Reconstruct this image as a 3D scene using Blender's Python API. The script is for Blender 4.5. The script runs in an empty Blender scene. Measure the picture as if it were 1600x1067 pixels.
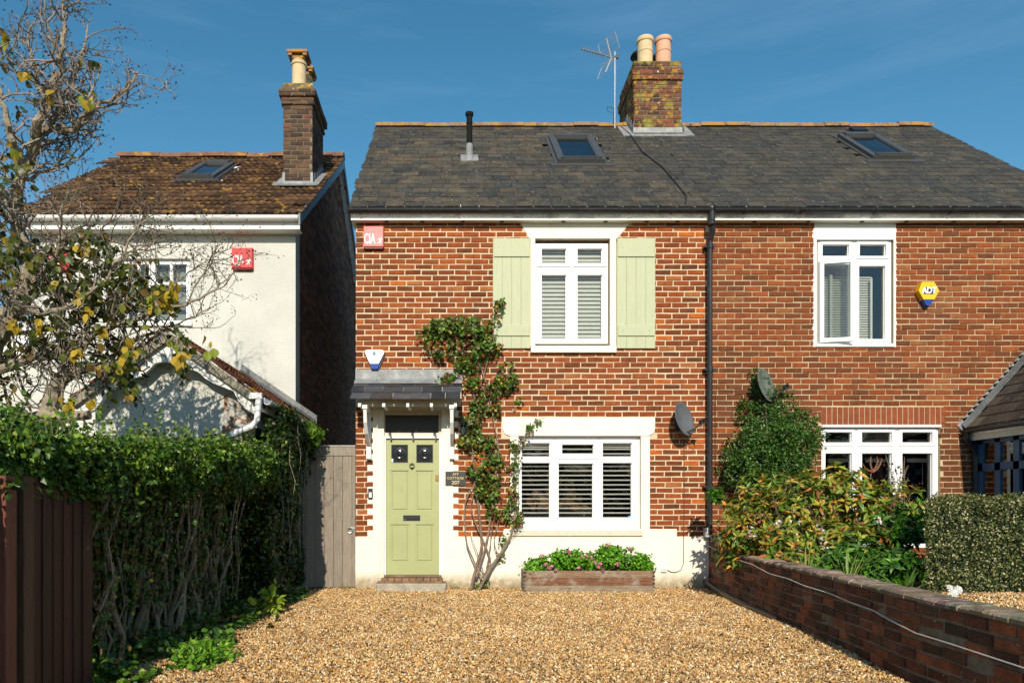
import bpy, math, random
import numpy as np
from mathutils import Matrix, Vector, noise
random.seed(7); rng = np.random.default_rng(7)
SC = bpy.context.scene; COL = SC.collection
R = math.radians
# ------------------------------------------------------------------ camera, world, sun, exposure
F, CX, CY, H, D = 1130.0, 712.0, 790.0, 1.15, 10.0     # focal length and principal point in photo pixels, eye height, distance to the cottage front (y = 0)
cd = bpy.data.cameras.new('camera'); cam = bpy.data.objects.new('camera', cd); COL.objects.link(cam); SC.camera = cam
cam.location = (0, -D, H); cam.rotation_euler = (R(90), 0, 0)
cd.sensor_width = 36; cd.lens = 36*F/1600; cd.shift_x = (800-CX)/1600; cd.shift_y = (CY-533.5)/1600
cd.clip_start = .05; cd.clip_end = 3000
SUN_EL, SUN_AZ = 28.5, -2.6                             # azimuth of the sun seen from the front, degrees to the right of the camera's back
w = bpy.data.worlds.new('World'); SC.world = w; w.use_nodes = True
nt = w.node_tree; nt.nodes.clear()
out = nt.nodes.new('ShaderNodeOutputWorld'); bg = nt.nodes.new('ShaderNodeBackground'); sky = nt.nodes.new('ShaderNodeTexSky')
sky.sky_type = 'NISHITA'; sky.sun_disc = False; sky.sun_elevation = R(SUN_EL); sky.sun_rotation = R(180-SUN_AZ)
sky.altitude = 200; sky.air_density = 1.0; sky.dust_density = .4; sky.ozone_density = 1.0
bg.inputs['Strength'].default_value = .15
tc = nt.nodes.new('ShaderNodeTexCoord'); mp = nt.nodes.new('ShaderNodeMapping'); mp.inputs['Scale'].default_value = (1.2, 1.2, 9)
nz = nt.nodes.new('ShaderNodeTexNoise'); nz.inputs['Scale'].default_value = 1.6; nz.inputs['Detail'].default_value = 7; nz.inputs['Roughness'].default_value = .6
rp = nt.nodes.new('ShaderNodeMapRange'); rp.inputs['From Min'].default_value = .48; rp.inputs['From Max'].default_value = .85; rp.inputs['To Max'].default_value = .5
mx = nt.nodes.new('ShaderNodeMix'); mx.data_type = 'RGBA'; mx.inputs['B'].default_value = (1.6, 2.9, 4.6, 1)
tn = nt.nodes.new('ShaderNodeHueSaturation'); tn.inputs['Hue'].default_value = .483; tn.inputs['Saturation'].default_value = 1.33; tn.inputs['Value'].default_value = .90   # clear, deep autumn blue
nt.links.new(tc.outputs['Generated'], mp.inputs['Vector']); nt.links.new(mp.outputs['Vector'], nz.inputs['Vector'])
nt.links.new(nz.outputs['Fac'], rp.inputs['Value']); nt.links.new(rp.outputs['Result'], mx.inputs['Factor'])
nt.links.new(sky.outputs['Color'], tn.inputs['Color']); nt.links.new(tn.outputs['Color'], mx.inputs['A']); nt.links.new(mx.outputs['Result'], bg.inputs['Color']); nt.links.new(bg.outputs[0], out.inputs[0])
sl = bpy.data.lights.new('sun', 'SUN'); sl.energy = 5.0; sl.angle = R(.5); sl.color = (1, .90, .745)
so = bpy.data.objects.new('sun', sl); COL.objects.link(so)
sd = Vector((math.sin(R(SUN_AZ))*math.cos(R(SUN_EL)), -math.cos(R(SUN_AZ))*math.cos(R(SUN_EL)), math.sin(R(SUN_EL))))
so.rotation_euler = sd.to_track_quat('Z', 'Y').to_euler(); so.location = (0, -20, 20)
vs = SC.view_settings; vs.view_transform = 'Standard'; vs.look = 'None'; vs.gamma = 1; vs.exposure = 0; vs.use_curve_mapping = False
SC.cycles.max_bounces = 6; SC.cycles.transparent_max_bounces = 12

# ------------------------------------------------------------------ helpers
def X(px, Y=0.0): return (px-CX)/F*(D+Y)
def Z(py, Y=0.0): return H+(CY-py)/F*(D+Y)
def P(px, py, Y): return (X(px, Y), Y, Z(py, Y))
def lin(h):
    h = h.lstrip('#'); return tuple(((int(h[i:i+2], 16)/255)**2.2) for i in (0, 2, 4))
WORLD = {}
def wl(o): return WORLD.get(o.name, Vector((0, 0, 0)))
def tag(o, label=None, cat=None, group=None, kind=None):
    if label: o['label'] = label
    if cat: o['category'] = cat
    if group: o['group'] = group
    if kind: o['kind'] = kind
    return o
def link(o, parent=None):
    COL.objects.link(o)
    if parent is not None:
        o.parent = parent; o.matrix_parent_inverse = Matrix.Translation(-wl(parent))
    return o
def thing(name, label, cat, loc, group=None):
    o = bpy.data.objects.new(name, None); COL.objects.link(o); o.location = loc; o.empty_display_size = .2
    WORLD[o.name] = Vector(loc); return tag(o, label, cat, group)
def np_mesh(name, V, loops, totals, cols, mat, smooth=False):
    me = bpy.data.meshes.new(name); V = np.asarray(V, np.float32); loops = np.asarray(loops, np.int32); totals = np.asarray(totals, np.int32)
    me.vertices.add(len(V)); me.vertices.foreach_set('co', V.ravel())
    me.loops.add(len(loops)); me.loops.foreach_set('vertex_index', loops)
    me.polygons.add(len(totals)); st = np.concatenate(([0], np.cumsum(totals)[:-1])).astype(np.int32)
    me.polygons.foreach_set('loop_start', st); me.polygons.foreach_set('loop_total', totals)
    me.polygons.foreach_set('use_smooth', np.full(len(totals), smooth))
    me.update(calc_edges=True)
    a = me.color_attributes.new('col', 'FLOAT_COLOR', 'CORNER')
    c = np.ones((len(loops), 4), np.float32); c[:, :3] = np.repeat(np.asarray(cols, np.float32).reshape(-1, 3), totals, axis=0)
    a.data.foreach_set('color', c.ravel()); me.materials.append(mat); return me
class MB:
    def __init__(s): s.v = []; s.f = []; s.c = []
    def add(s, V, Fs, c=(1, 1, 1), M=None):
        n = len(s.v)
        for p in V: s.v.append(tuple(M @ Vector(p)) if M is not None else tuple(p))
        for f in Fs: s.f.append(tuple(i+n for i in f)); s.c.append(c)
        return s
    def box(s, x0, x1, y0, y1, z0, z1, c=(1, 1, 1), M=None):
        return s.add([(x0, y0, z0), (x1, y0, z0), (x1, y1, z0), (x0, y1, z0), (x0, y0, z1), (x1, y0, z1), (x1, y1, z1), (x0, y1, z1)],
                     [(0, 1, 5, 4), (1, 2, 6, 5), (2, 3, 7, 6), (3, 0, 4, 7), (4, 5, 6, 7), (3, 2, 1, 0)], c, M)
    def bbox(s, x0, x1, y0, y1, z0, z1, b=.004, c=(1, 1, 1), M=None):      # box with bevelled front (y0) edges
        V = [(x0, y1, z0), (x1, y1, z0), (x1, y1, z1), (x0, y1, z1), (x0, y0+b, z0), (x1, y0+b, z0), (x1, y0+b, z1), (x0, y0+b, z1), (x0+b, y0, z0+b), (x1-b, y0, z0+b), (x1-b, y0, z1-b), (x0+b, y0, z1-b)]
        return s.add(V, [(8, 9, 10, 11), (4, 5, 9, 8), (5, 6, 10, 9), (6, 7, 11, 10), (7, 4, 8, 11), (0, 1, 5, 4), (1, 2, 6, 5), (2, 3, 7, 6), (3, 0, 4, 7), (3, 2, 1, 0)], c, M)
    def prism(s, poly, y0, y1, c=(1, 1, 1), M=None):                       # poly in x,z extruded along y
        n = len(poly); V = [(x, y0, z) for x, z in poly]+[(x, y1, z) for x, z in poly]
        return s.add(V, [tuple(range(n)), tuple(range(2*n-1, n-1, -1))]+[(i, i+n, (i+1) % n+n, (i+1) % n) for i in range(n)], c, M)
    def tube(s, pts, rad, n=6, c=(1, 1, 1), cap=True):
        pts = [Vector(p) for p in pts]; rad = [rad]*len(pts) if isinstance(rad, (int, float)) else rad
        n0 = len(s.v); a = None
        for i, p in enumerate(pts):
            t = (pts[min(i+1, len(pts)-1)]-pts[max(i-1, 0)]); t = t.normalized() if t.length > 1e-9 else Vector((0, 0, 1))
            if a is None: a = t.orthogonal().normalized()
            a = a-t*a.dot(t); a = a.normalized() if a.length > 1e-6 else t.orthogonal().normalized(); b = t.cross(a)
            for k in range(n):
                an = 2*math.pi*k/n; s.v.append(tuple(p+(a*math.cos(an)+b*math.sin(an))*rad[i]))
        for i in range(len(pts)-1):
            for k in range(n):
                k2 = (k+1) % n; s.f.append((n0+i*n+k, n0+i*n+k2, n0+(i+1)*n+k2, n0+(i+1)*n+k)); s.c.append(c)
        if cap and n > 2:
            s.f.append(tuple(n0+k for k in range(n))[::-1]); s.c.append(c); e = n0+(len(pts)-1)*n; s.f.append(tuple(e+k for k in range(n))); s.c.append(c)
        return s
    def lathe(s, prof, o, n=16, c=(1, 1, 1), M=None):                      # prof (r,z) about the z axis at o
        V = []; Fs = []
        for r, z in prof:
            for k in range(n): V.append((o[0]+r*math.cos(2*math.pi*k/n), o[1]+r*math.sin(2*math.pi*k/n), o[2]+z))
        for i in range(len(prof)-1):
            for k in range(n): Fs.append((i*n+k, i*n+(k+1) % n, (i+1)*n+(k+1) % n, (i+1)*n+k))
        Fs.append(tuple(range(n))[::-1]); Fs.append(tuple((len(prof)-1)*n+k for k in range(n)))
        return s.add(V, Fs, c, M)
    def holed(s, x0, x1, z0, z1, y0, y1, holes, c=(1, 1, 1), back=True):    # slab in the x-z plane with rectangular holes
        xs = sorted({x0, x1, *[v for h in holes for v in h[:2] if x0 < v < x1]}); zs = sorted({z0, z1, *[v for h in holes for v in h[2:] if z0 < v < z1]})
        ins = lambda x, z: x0 < x < x1 and z0 < z < z1 and not any(h[0] < x < h[1] and h[2] < z < h[3] for h in holes)
        for i in range(len(xs)-1):
            for j in range(len(zs)-1):
                a, b, p, q = xs[i], xs[i+1], zs[j], zs[j+1]; mx_, mz = (a+b)/2, (p+q)/2
                if not ins(mx_, mz): continue
                s.add([(a, y0, p), (b, y0, p), (b, y0, q), (a, y0, q)], [(0, 1, 2, 3)], c)
                if back: s.add([(a, y1, p), (b, y1, p), (b, y1, q), (a, y1, q)], [(3, 2, 1, 0)], c)
                pa = xs[i-1] if i else x0-1; pb = xs[i+2] if i+2 < len(xs) else x1+1; pc = zs[j-1] if j else z0-1; pd = zs[j+2] if j+2 < len(zs) else z1+1
                if not ins((pa+a)/2, mz): s.add([(a, y1, p), (a, y0, p), (a, y0, q), (a, y1, q)], [(0, 1, 2, 3)], c)
                if not ins((pb+b)/2, mz): s.add([(b, y0, p), (b, y1, p), (b, y1, q), (b, y0, q)], [(0, 1, 2, 3)], c)
                if not ins(mx_, (pc+p)/2): s.add([(a, y1, p), (b, y1, p), (b, y0, p), (a, y0, p)], [(0, 1, 2, 3)], c)
                if not ins(mx_, (pd+q)/2): s.add([(a, y0, q), (b, y0, q), (b, y1, q), (a, y1, q)], [(0, 1, 2, 3)], c)
        return s
    def build(s, name, mat, parent=None, smooth=False):
        tot = [len(f) for f in s.f]; loops = [i for f in s.f for i in f]
        me = np_mesh(name, s.v, loops, tot, s.c, mat, smooth); o = bpy.data.objects.new(name, me); return link(o, parent)
def shape(V, Fs): return (np.array(V, float), np.array([i for f in Fs for i in f]), np.array([len(f) for f in Fs]))
def from_mb(m): return shape(m.v, m.f)
def jit(p, a=.12): k = 1+random.uniform(-a, a); return tuple(max(0, c*k*(1+random.uniform(-a/3, a/3))) for c in p)
def pieces(name, parent, mat, shapes, palette, pos, Rm, S, ci, si, score=None, nind=300, stuff='more_pieces', ja=.1, smooth=False):
    """alike pieces: the nind largest in view as objects sharing mesh data, the rest joined into one 'stuff' part"""
    N = len(pos)
    if N == 0: return
    pos = np.asarray(pos, float); Rm = np.asarray(Rm, float); S = np.asarray(S, float); ci = np.asarray(ci); si = np.asarray(si)
    if Rm.ndim == 2: Rm = np.broadcast_to(Rm, (N, 3, 3))
    order = np.argsort(-np.asarray(score)) if score is not None else np.arange(N)
    ind, rest = order[:nind], order[nind:]; cache = {}
    pal = np.array(palette)
    for i in ind:
        k = (int(ci[i]), int(si[i]))
        if k not in cache:
            V, L, T = shapes[k[1]]; cache[k] = np_mesh(name, V, L, T, np.tile(pal[k[0]], (len(T), 1)), mat, smooth)
        o = bpy.data.objects.new(name, cache[k]); link(o, parent)
        M = np.eye(4); M[:3, :3] = Rm[i]*S[i][None, :]; M[:3, 3] = pos[i]; o.matrix_basis = Matrix(M.tolist())
    if len(rest):
        Vs, Ls, Ts, Cs, off = [], [], [], [], 0
        for sidx in range(len(shapes)):
            r = rest[si[rest] == sidx]
            if not len(r): continue
            V, L, T = shapes[sidx]
            W = np.einsum('nij,nkj->nki', Rm[r]*S[r][:, None, :], np.broadcast_to(V, (len(r),)+V.shape))+pos[r][:, None, :]
            Vs.append(W.reshape(-1, 3)); Ls.append((L[None, :]+(np.arange(len(r))*len(V))[:, None]+off).ravel()); Ts.append(np.tile(T, len(r)))
            c = pal[ci[r]]*(1+rng.uniform(-ja, ja, (len(r), 1))); Cs.append(np.repeat(c, len(T), axis=0)); off += len(r)*len(V)
        me = np_mesh(stuff, np.concatenate(Vs), np.concatenate(Ls), np.concatenate(Ts), np.concatenate(Cs), mat, smooth)
        o = bpy.data.objects.new(stuff, me); o['kind'] = 'stuff'; return link(o, parent)

# ------------------------------------------------------------------ materials
def mat(name, color=None, rough=.7, var=.15, scale=8, bump=0, bscale=60, metal=0, spec=.4, trans=0, spots=None, coat=0, stretch=None, var2=0, splash=None):
    """procedural: colour (or the mesh's own 'col'), mottled by noise; spots = list of (colour, scale, threshold, softness[, strength])"""
    m = bpy.data.materials.new(name); m.use_nodes = True; t = m.node_tree; N = t.nodes; Lk = t.links
    b = N['Principled BSDF']; b.inputs['Roughness'].default_value = rough; b.inputs['Metallic'].default_value = metal
    b.inputs['Specular IOR Level'].default_value = spec; b.inputs['Coat Weight'].default_value = coat
    geo = N.new('ShaderNodeNewGeometry'); vec = geo.outputs['Position']
    if stretch:
        q = N.new('ShaderNodeMapping'); q.inputs['Scale'].default_value = stretch; Lk.new(vec, q.inputs['Vector']); vec = q.outputs['Vector']
    at = N.new('ShaderNodeAttribute'); at.attribute_name = 'col'; cur = at.outputs['Color']
    if color is not None:
        mm = N.new('ShaderNodeMix'); mm.data_type = 'RGBA'; mm.blend_type = 'MULTIPLY'; mm.inputs['Factor'].default_value = 1
        Lk.new(cur, mm.inputs['A']); mm.inputs['B'].default_value = (*color, 1); cur = mm.outputs['Result']
    def noise_fac(sc, det=5, v=None):
        n = N.new('ShaderNodeTexNoise'); n.inputs['Scale'].default_value = sc; n.inputs['Detail'].default_value = det; n.inputs['Roughness'].default_value = .6
        Lk.new(v if v is not None else vec, n.inputs['Vector']); return n.outputs['Fac']
    def mult(cur, fac, a):
        r = N.new('ShaderNodeMapRange'); r.inputs['From Min'].default_value = .3; r.inputs['From Max'].default_value = .7; r.inputs['To Min'].default_value = 1-a; r.inputs['To Max'].default_value = 1+a
        Lk.new(fac, r.inputs['Value']); v = N.new('ShaderNodeVectorMath'); v.operation = 'SCALE'; Lk.new(cur, v.inputs[0]); Lk.new(r.outputs['Result'], v.inputs['Scale']); return v.outputs[0]
    if var: cur = mult(cur, noise_fac(scale), var)
    if var2: cur = mult(cur, noise_fac(scale*9, 3), var2)
    for sp in spots or []:
        f = noise_fac(sp[1], 6, geo.outputs['Position']); r = N.new('ShaderNodeMapRange'); r.inputs['From Min'].default_value = sp[2]; r.inputs['From Max'].default_value = sp[2]+sp[3]
        r.inputs['To Max'].default_value = sp[4] if len(sp) > 4 else 1
        Lk.new(f, r.inputs['Value']); k = N.new('ShaderNodeMix'); k.data_type = 'RGBA'; Lk.new(r.outputs['Result'], k.inputs['Factor']); Lk.new(cur, k.inputs['A']); k.inputs['B'].default_value = (*sp[0], 1); cur = k.outputs['Result']
    if splash:     # mud and algae thrown up from the ground: (colour, height, strength), and faint vertical streaks
        sx = N.new('ShaderNodeSeparateXYZ'); Lk.new(geo.outputs['Position'], sx.inputs[0]); q = N.new('ShaderNodeMapping'); q.inputs['Scale'].default_value = (9, 9, .7); Lk.new(geo.outputs['Position'], q.inputs['Vector'])
        f1 = noise_fac(1.0, 4, q.outputs['Vector']); f2 = noise_fac(13, 5, geo.outputs['Position']); a = N.new('ShaderNodeMath'); a.operation = 'MULTIPLY_ADD'; Lk.new(f2, a.inputs[0]); a.inputs[1].default_value = splash[1]*1.6; Lk.new(f1, a.inputs[2])
        r = N.new('ShaderNodeMapRange'); r.inputs['From Min'].default_value = splash[1]; r.inputs['From Max'].default_value = 0; r.inputs['To Max'].default_value = 1; Lk.new(sx.outputs['Z'], r.inputs['Value'])
        mu = N.new('ShaderNodeMath'); mu.operation = 'MULTIPLY'; Lk.new(r.outputs['Result'], mu.inputs[0]); Lk.new(f2, mu.inputs[1]); m3 = N.new('ShaderNodeMath'); m3.operation = 'MULTIPLY'; m3.use_clamp = True; Lk.new(mu.outputs[0], m3.inputs[0]); m3.inputs[1].default_value = splash[2]
        st = N.new('ShaderNodeMapRange'); st.inputs['From Min'].default_value = .60; st.inputs['From Max'].default_value = .75; st.inputs['To Max'].default_value = .22; Lk.new(f1, st.inputs['Value'])
        for fac in (m3.outputs[0], st.outputs['Result']):
            k = N.new('ShaderNodeMix'); k.data_type = 'RGBA'; Lk.new(fac, k.inputs['Factor']); Lk.new(cur, k.inputs['A']); k.inputs['B'].default_value = (*splash[0], 1); cur = k.outputs['Result']
    Lk.new(cur, b.inputs['Base Color'])
    if bump:
        bp = N.new('ShaderNodeBump'); bp.inputs['Strength'].default_value = min(1, bump*2); bp.inputs['Distance'].default_value = bump*.02
        Lk.new(noise_fac(bscale, 4), bp.inputs['Height']); Lk.new(bp.outputs[0], b.inputs['Normal'])
    if trans:
        tr = N.new('ShaderNodeBsdfTranslucent'); Lk.new(cur, tr.inputs['Color']); ms = N.new('ShaderNodeMixShader'); ms.inputs[0].default_value = trans
        Lk.new(b.outputs[0], ms.inputs[1]); Lk.new(tr.outputs[0], ms.inputs[2]); Lk.new(ms.outputs[0], N['Material Output'].inputs['Surface'])
    return m
def glass_mat(name, tint=(.8, .86, .88), refl=1.0):
    m = bpy.data.materials.new(name); m.use_nodes = True; t = m.node_tree; N = t.nodes; N.clear(); L = t.links
    o = N.new('ShaderNodeOutputMaterial'); a = N.new('ShaderNodeBsdfTransparent'); a.inputs[0].default_value = (*tint, 1); g = N.new('ShaderNodeBsdfGlossy'); g.inputs['Roughness'].default_value = .02
    g.inputs[0].default_value = (refl, refl, refl, 1)
    fr = N.new('ShaderNodeFresnel'); fr.inputs[0].default_value = 1.5; ms = N.new('ShaderNodeMixShader')
    n = N.new('ShaderNodeTexNoise'); n.inputs['Scale'].default_value = 1.3; bp = N.new('ShaderNodeBump'); bp.inputs['Strength'].default_value = .15; bp.inputs['Distance'].default_value = .02
    L.new(n.outputs['Fac'], bp.inputs['Height']); L.new(bp.outputs[0], g.inputs['Normal'])
    L.new(fr.outputs[0], ms.inputs[0]); L.new(a.outputs[0], ms.inputs[1]); L.new(g.outputs[0], ms.inputs[2]); L.new(ms.outputs[0], o.inputs[0]); return m
OR, LI, WH = (.40, .20, .035), (.30, .27, .05), (.55, .55, .48)
M = {
 'brick': mat('brick_clay', rough=.88, var=.22, scale=14, var2=.14, bump=.25, bscale=110, spec=.2, spots=[((.15, .085, .03), 26, .52, .14, .4), ((.42, .30, .19), 22, .66, .10, .4), ((.11, .06, .04), 5, .62, .15, .4), ((.10, .055, .035), .9, .50, .2, .25)]),
 'brick_right': mat('brick_clay_right', rough=.88, var=.2, scale=14, var2=.14, bump=.25, bscale=110, spec=.2, spots=[((.15, .08, .03), 26, .52, .14, .4), ((.55, .42, .30), 32, .70, .04, .7), ((.10, .05, .035), 2.2, .54, .15, .4), ((.11, .06, .04), .7, .48, .2, .25)]),
 'brick_dark': mat('weathered_brick', rough=.9, var=.3, scale=9, var2=.2, bump=.5, bscale=70, spec=.2, spots=[((.36, .20, .035), 7, .54, .06), (LI, 5, .52, .10, .8), (WH, 11, .66, .02)]),
 'brick_left_chimney': mat('sooty_brick', rough=.9, var=.25, scale=9, var2=.2, bump=.4, bscale=70, spec=.2, spots=[(WH, 30, .71, .02, .8)]),
 'brick_garden': mat('old_garden_brick', rough=.9, var=.35, scale=6, var2=.25, bump=.6, bscale=60, spec=.25, spots=[((.045, .05, .03), 2.5, .52, .15, .7), (WH, 19, .67, .03, .7), ((.5, .5, .46), 55, .69, .03, .6)]),
 'coping': mat('coping_cement', rough=.95, var=.3, scale=8, var2=.2, bump=.8, bscale=45, spots=[((.06, .065, .035), 7, .52, .12, .8)]),
 'mortar': mat('cream_mortar', (.64, .52, .36), rough=.95, var=.16, scale=3, bump=.3, bscale=150),
 'mortar_right': mat('tan_mortar', (.50, .39, .24), rough=.95, var=.15, scale=5, bump=.3, bscale=150),
 'mortar_dark': mat('old_mortar', (.20, .17, .12), rough=.95, var=.3, scale=12, bump=.5, bscale=80),
 'render': mat('cream_paint', (.84, .79, .67), rough=.75, var=.05, scale=3, bump=.3, bscale=22, splash=((.36, .29, .18), .26, 2.6), spots=[((.42, .40, .30), 3.1, .66, .1, .35), ((.5, .42, .32), 26, .72, .03, .5)]),
 'white_render': mat('white_render', (.60, .60, .55), rough=.85, var=.08, scale=1.6, bump=.5, bscale=60, splash=((.36, .36, .30), .3, 1.2), spots=[((.45, .46, .38), 1.3, .56, .2, .4)]),
 'flaking': mat('flaking_render', (.50, .47, .42), rough=.9, var=.1, scale=6, bump=.4, bscale=30, spots=[((.26, .15, .09), 11, .50, .05)]),
 'paint_white': mat('white_paint', (.78, .78, .74), rough=.45, var=.03, scale=6),
 'upvc': mat('white_upvc', (.84, .84, .84), rough=.3, var=.01, scale=3, spec=.5),
 'trim_old': mat('old_cream_timber_paint', (.62, .58, .46), rough=.6, var=.08, scale=20, bump=.1, bscale=60),
 'sage': mat('sage_paint', (.45, .48, .31), rough=.6, var=.05, scale=5, var2=.04, bump=.12, bscale=9, stretch=(8, 8, 1)),
 'door_green': mat('door_green_paint', (.37, .40, .19), rough=.42, var=.05, scale=3, bump=.15, bscale=18, spots=[((.26, .28, .14), 5, .60, .2, .3)]),
 'black_metal': mat('black_painted_metal', (.02, .02, .022), rough=.4, var=.15, scale=20),
 'brass': mat('brass', (.35, .22, .08), rough=.35, metal=.9, var=.1),
 'gutter': mat('black_gutter', (.022, .023, .026), rough=.35, var=.25, scale=6, spots=[((.09, .09, .08), 12, .6, .1, .5)]),
 'slate': mat('slate', rough=.75, var=.3, scale=5, var2=.22, bump=.6, bscale=40, spec=.18, spots=[((.045, .045, .045), 1.1, .52, .12, .55), ((.26, .23, .17), 17, .60, .06, .5), ((.42, .40, .34), 42, .70, .03, .8), ((.28, .16, .04), 26, .73, .03, .7)]),
 'slate_new': mat('new_slate', rough=.5, var=.25, scale=7, var2=.1, bump=.2, bscale=40, spec=.45),
 'tile': mat('concrete_tile', rough=.9, var=.25, scale=9, var2=.2, bump=.5, bscale=60, spec=.2, spots=[((.42, .25, .05), 5.5, .60, .03), ((.33, .30, .25), 19, .67, .03, .8)]),
 'ridge': mat('ridge_tile_clay', (.26, .15, .09), rough=.9, var=.3, scale=5, bump=.5, bscale=50, spots=[(OR, 6, .50, .08), ((.3, .28, .1), 14, .58, .06), ((.05, .04, .03), 9, .64, .05)]),
 'ridge_left': mat('ridge_tile_left', (.20, .10, .06), rough=.9, var=.3, scale=5, bump=.5, bscale=50, spots=[(OR, 4, .56, .06), ((.25, .24, .08), 12, .62, .06)]),
 'lead': mat('lead', (.24, .25, .255), rough=.55, var=.25, scale=6, var2=.15, bump=.3, bscale=20, spots=[((.46, .44, .40), 9, .56, .1, .6)]),
 'pot': mat('terracotta_pot', (.62, .36, .24), rough=.85, var=.12, scale=8, bump=.15, bscale=60, spots=[((.5, .47, .38), 12, .62, .08, .5)]),
 'pot_buff': mat('buff_pot', (.60, .47, .28), rough=.85, var=.12, scale=8, bump=.15, bscale=60, spots=[((.4, .27, .06), 16, .64, .05, .7)]),
 'frame_grey': mat('roof_window_metal', (.065, .065, .065), rough=.4, var=.1, spec=.6),
 'wood_red': mat('weathered_red_stain', rough=.85, var=.35, scale=3, var2=.3, bump=.5, bscale=14, stretch=(1, 6, 16), spots=[((.38, .33, .25), 6, .50, .12, .7), ((.10, .07, .05), 19, .60, .08, .5)]),
 'wood_grey': mat('weathered_grey_wood', rough=.85, var=.22, scale=4, var2=.18, bump=.35, bscale=10, stretch=(14, 14, 1), spots=[((.30, .27, .22), 4, .54, .15, .6)]),
 'wood_brown': mat('brown_fence_stain', rough=.75, var=.25, scale=4, var2=.2, bump=.4, bscale=10, stretch=(14, 14, 1)),
 'bark': mat('bark', rough=.9, var=.3, scale=12, var2=.2, bump=.6, bscale=50, spec=.2),
 'leaf': mat('leaf', rough=.42, var=.15, scale=9, spec=.45, trans=.22),
 'leaf_soft': mat('soft_leaf', rough=.6, var=.15, scale=9, spec=.3, trans=.28),
 'petal': mat('petal', rough=.6, var=.05, trans=.3),
 'stone': mat('gravel_stone', rough=.8, var=.16, scale=1.1, var2=.10, spec=.25),
 'soil': mat('soil', (.05, .038, .025), rough=1, var=.3, scale=6, bump=1, bscale=40),
 'gravel_base': mat('gravel_bed', (.25, .16, .085), rough=.95, var=.35, scale=30, var2=.4, bump=1, bscale=90),
 'grass_far': mat('rough_ground', (.09, .10, .045), rough=1, var=.3, scale=2, bump=1, bscale=20),
 'concrete': mat('old_concrete', (.40, .36, .28), rough=.95, var=.25, scale=7, var2=.2, bump=.8, bscale=28, spots=[((.12, .11, .07), 6, .58, .08, .7)]),
 'quarry': mat('quarry_tile', rough=.7, var=.2, scale=12, bump=.3, bscale=50),
 'red_plastic': mat('red_plastic', (.62, .035, .035), rough=.3, var=.02), 'red_faded': mat('faded_red_plastic', (.66, .115, .11), rough=.4, var=.06, spec=.4),
 'white_plastic': mat('white_plastic', (.82, .82, .80), rough=.35, var=.02), 'blue_plastic': mat('blue_plastic', (.015, .06, .30), rough=.2, var=.05),
 'yellow_plastic': mat('yellow_plastic', (.85, .50, .02), rough=.35, var=.02), 'navy': mat('navy_print', (.02, .02, .07), rough=.4, var=0),
 'teal_print': mat('teal_print', (.08, .28, .27), rough=.5, var=0), 'grey_print': mat('grey_print', (.35, .38, .5), rough=.5, var=0), 'orange_print': mat('orange_print', (.6, .2, .08), rough=.5, var=0),
 'white_print': mat('white_print', (.85, .85, .85), rough=.5, var=0), 'gold_print': mat('gold_print', (.62, .48, .22), rough=.5, var=0), 'slate_plate': mat('slate_plate', (.035, .04, .04), rough=.5, var=.2, scale=20),
 'dish': mat('dish_grey', (.12, .13, .14), rough=.55, var=.12, scale=5), 'dish_algae': mat('dish_grey_algae', (.13, .15, .13), rough=.7, var=.3, scale=4, var2=.3, spots=[((.06, .09, .05), 9, .5, .15, .7)], stretch=(6, 6, 1)),
 'alu': mat('aluminium', (.55, .56, .58), rough=.35, metal=.8, var=.1), 'cable_black': mat('black_cable', (.02, .02, .02), rough=.5, var=0), 'cable_white': mat('dirty_white_cable', (.55, .54, .50), rough=.6, var=.2, scale=10),
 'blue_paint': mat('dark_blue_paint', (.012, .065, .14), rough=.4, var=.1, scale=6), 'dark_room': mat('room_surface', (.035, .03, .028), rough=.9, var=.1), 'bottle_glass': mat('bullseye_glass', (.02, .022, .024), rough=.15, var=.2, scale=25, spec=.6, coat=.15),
 'dark_glass': mat('obscure_glass', (.03, .03, .028), rough=.5, var=.2, scale=60, spec=.5, bump=.2, bscale=200), 'antler': mat('antler', (.36, .17, .11), rough=.6, var=.2, scale=30),
 'blind': mat('blind_slat', (.62, .61, .57), rough=.5, var=.03),
 'blind_white': mat('white_shutter_slat', (.84, .84, .82), rough=.45, var=.03),
}
GLASS = glass_mat('window_glass', (.85, .86, .85)); GLASS_B = glass_mat('bright_window_glass', (.86, .88, .86))
GLASS_ROOF = glass_mat('roof_glass', (.5, .55, .6))
I3 = np.eye(3)
def rotx(a): c, s = math.cos(a), math.sin(a); return np.array([[1, 0, 0], [0, c, -s], [0, s, c]])
def rotz(a): c, s = math.cos(a), math.sin(a); return np.array([[c, -s, 0], [s, c, 0], [0, 0, 1]])

# ------------------------------------------------------------------ ground
g = MB()
g.add([(-900, -900, -.03), (900, -900, -.03), (900, 1500, -.03), (-900, 1500, -.03)], [(0, 1, 2, 3)]); tag(g.build('ground', M['grass_far']), 'rough ground around and beyond the houses', kind='structure')
def wallx(Y):   # x of the low garden wall's drive side
    pts = [(0.3, 3.50), (0, 3.50), (-.6, 3.455), (-1.5, 3.36), (-2.7, 3.22), (-4.1, 3.11), (-4.72, 3.03), (-5.17, 2.96), (-6.32, 2.89), (-9, 2.78)]
    for (a, xa), (b, xb) in zip(pts, pts[1:]):
        if b <= Y <= a: return xa+(xb-xa)*(a-Y)/(a-b)
    return pts[-1][1]
g = MB(); n = 24
V = []; Fs = []
for i in range(n+1):
    Y = .02-11*i/n
    for x in (-3.2, wallx(max(-9, Y))+.1): V.append((x, Y, -.008))
for i in range(n): Fs.append((2*i, 2*i+2, 2*i+3, 2*i+1))
g.add(V, Fs); tag(g.build('driveway', M['gravel_base']), 'golden gravel bed of the driveway', kind='structure')
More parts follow.
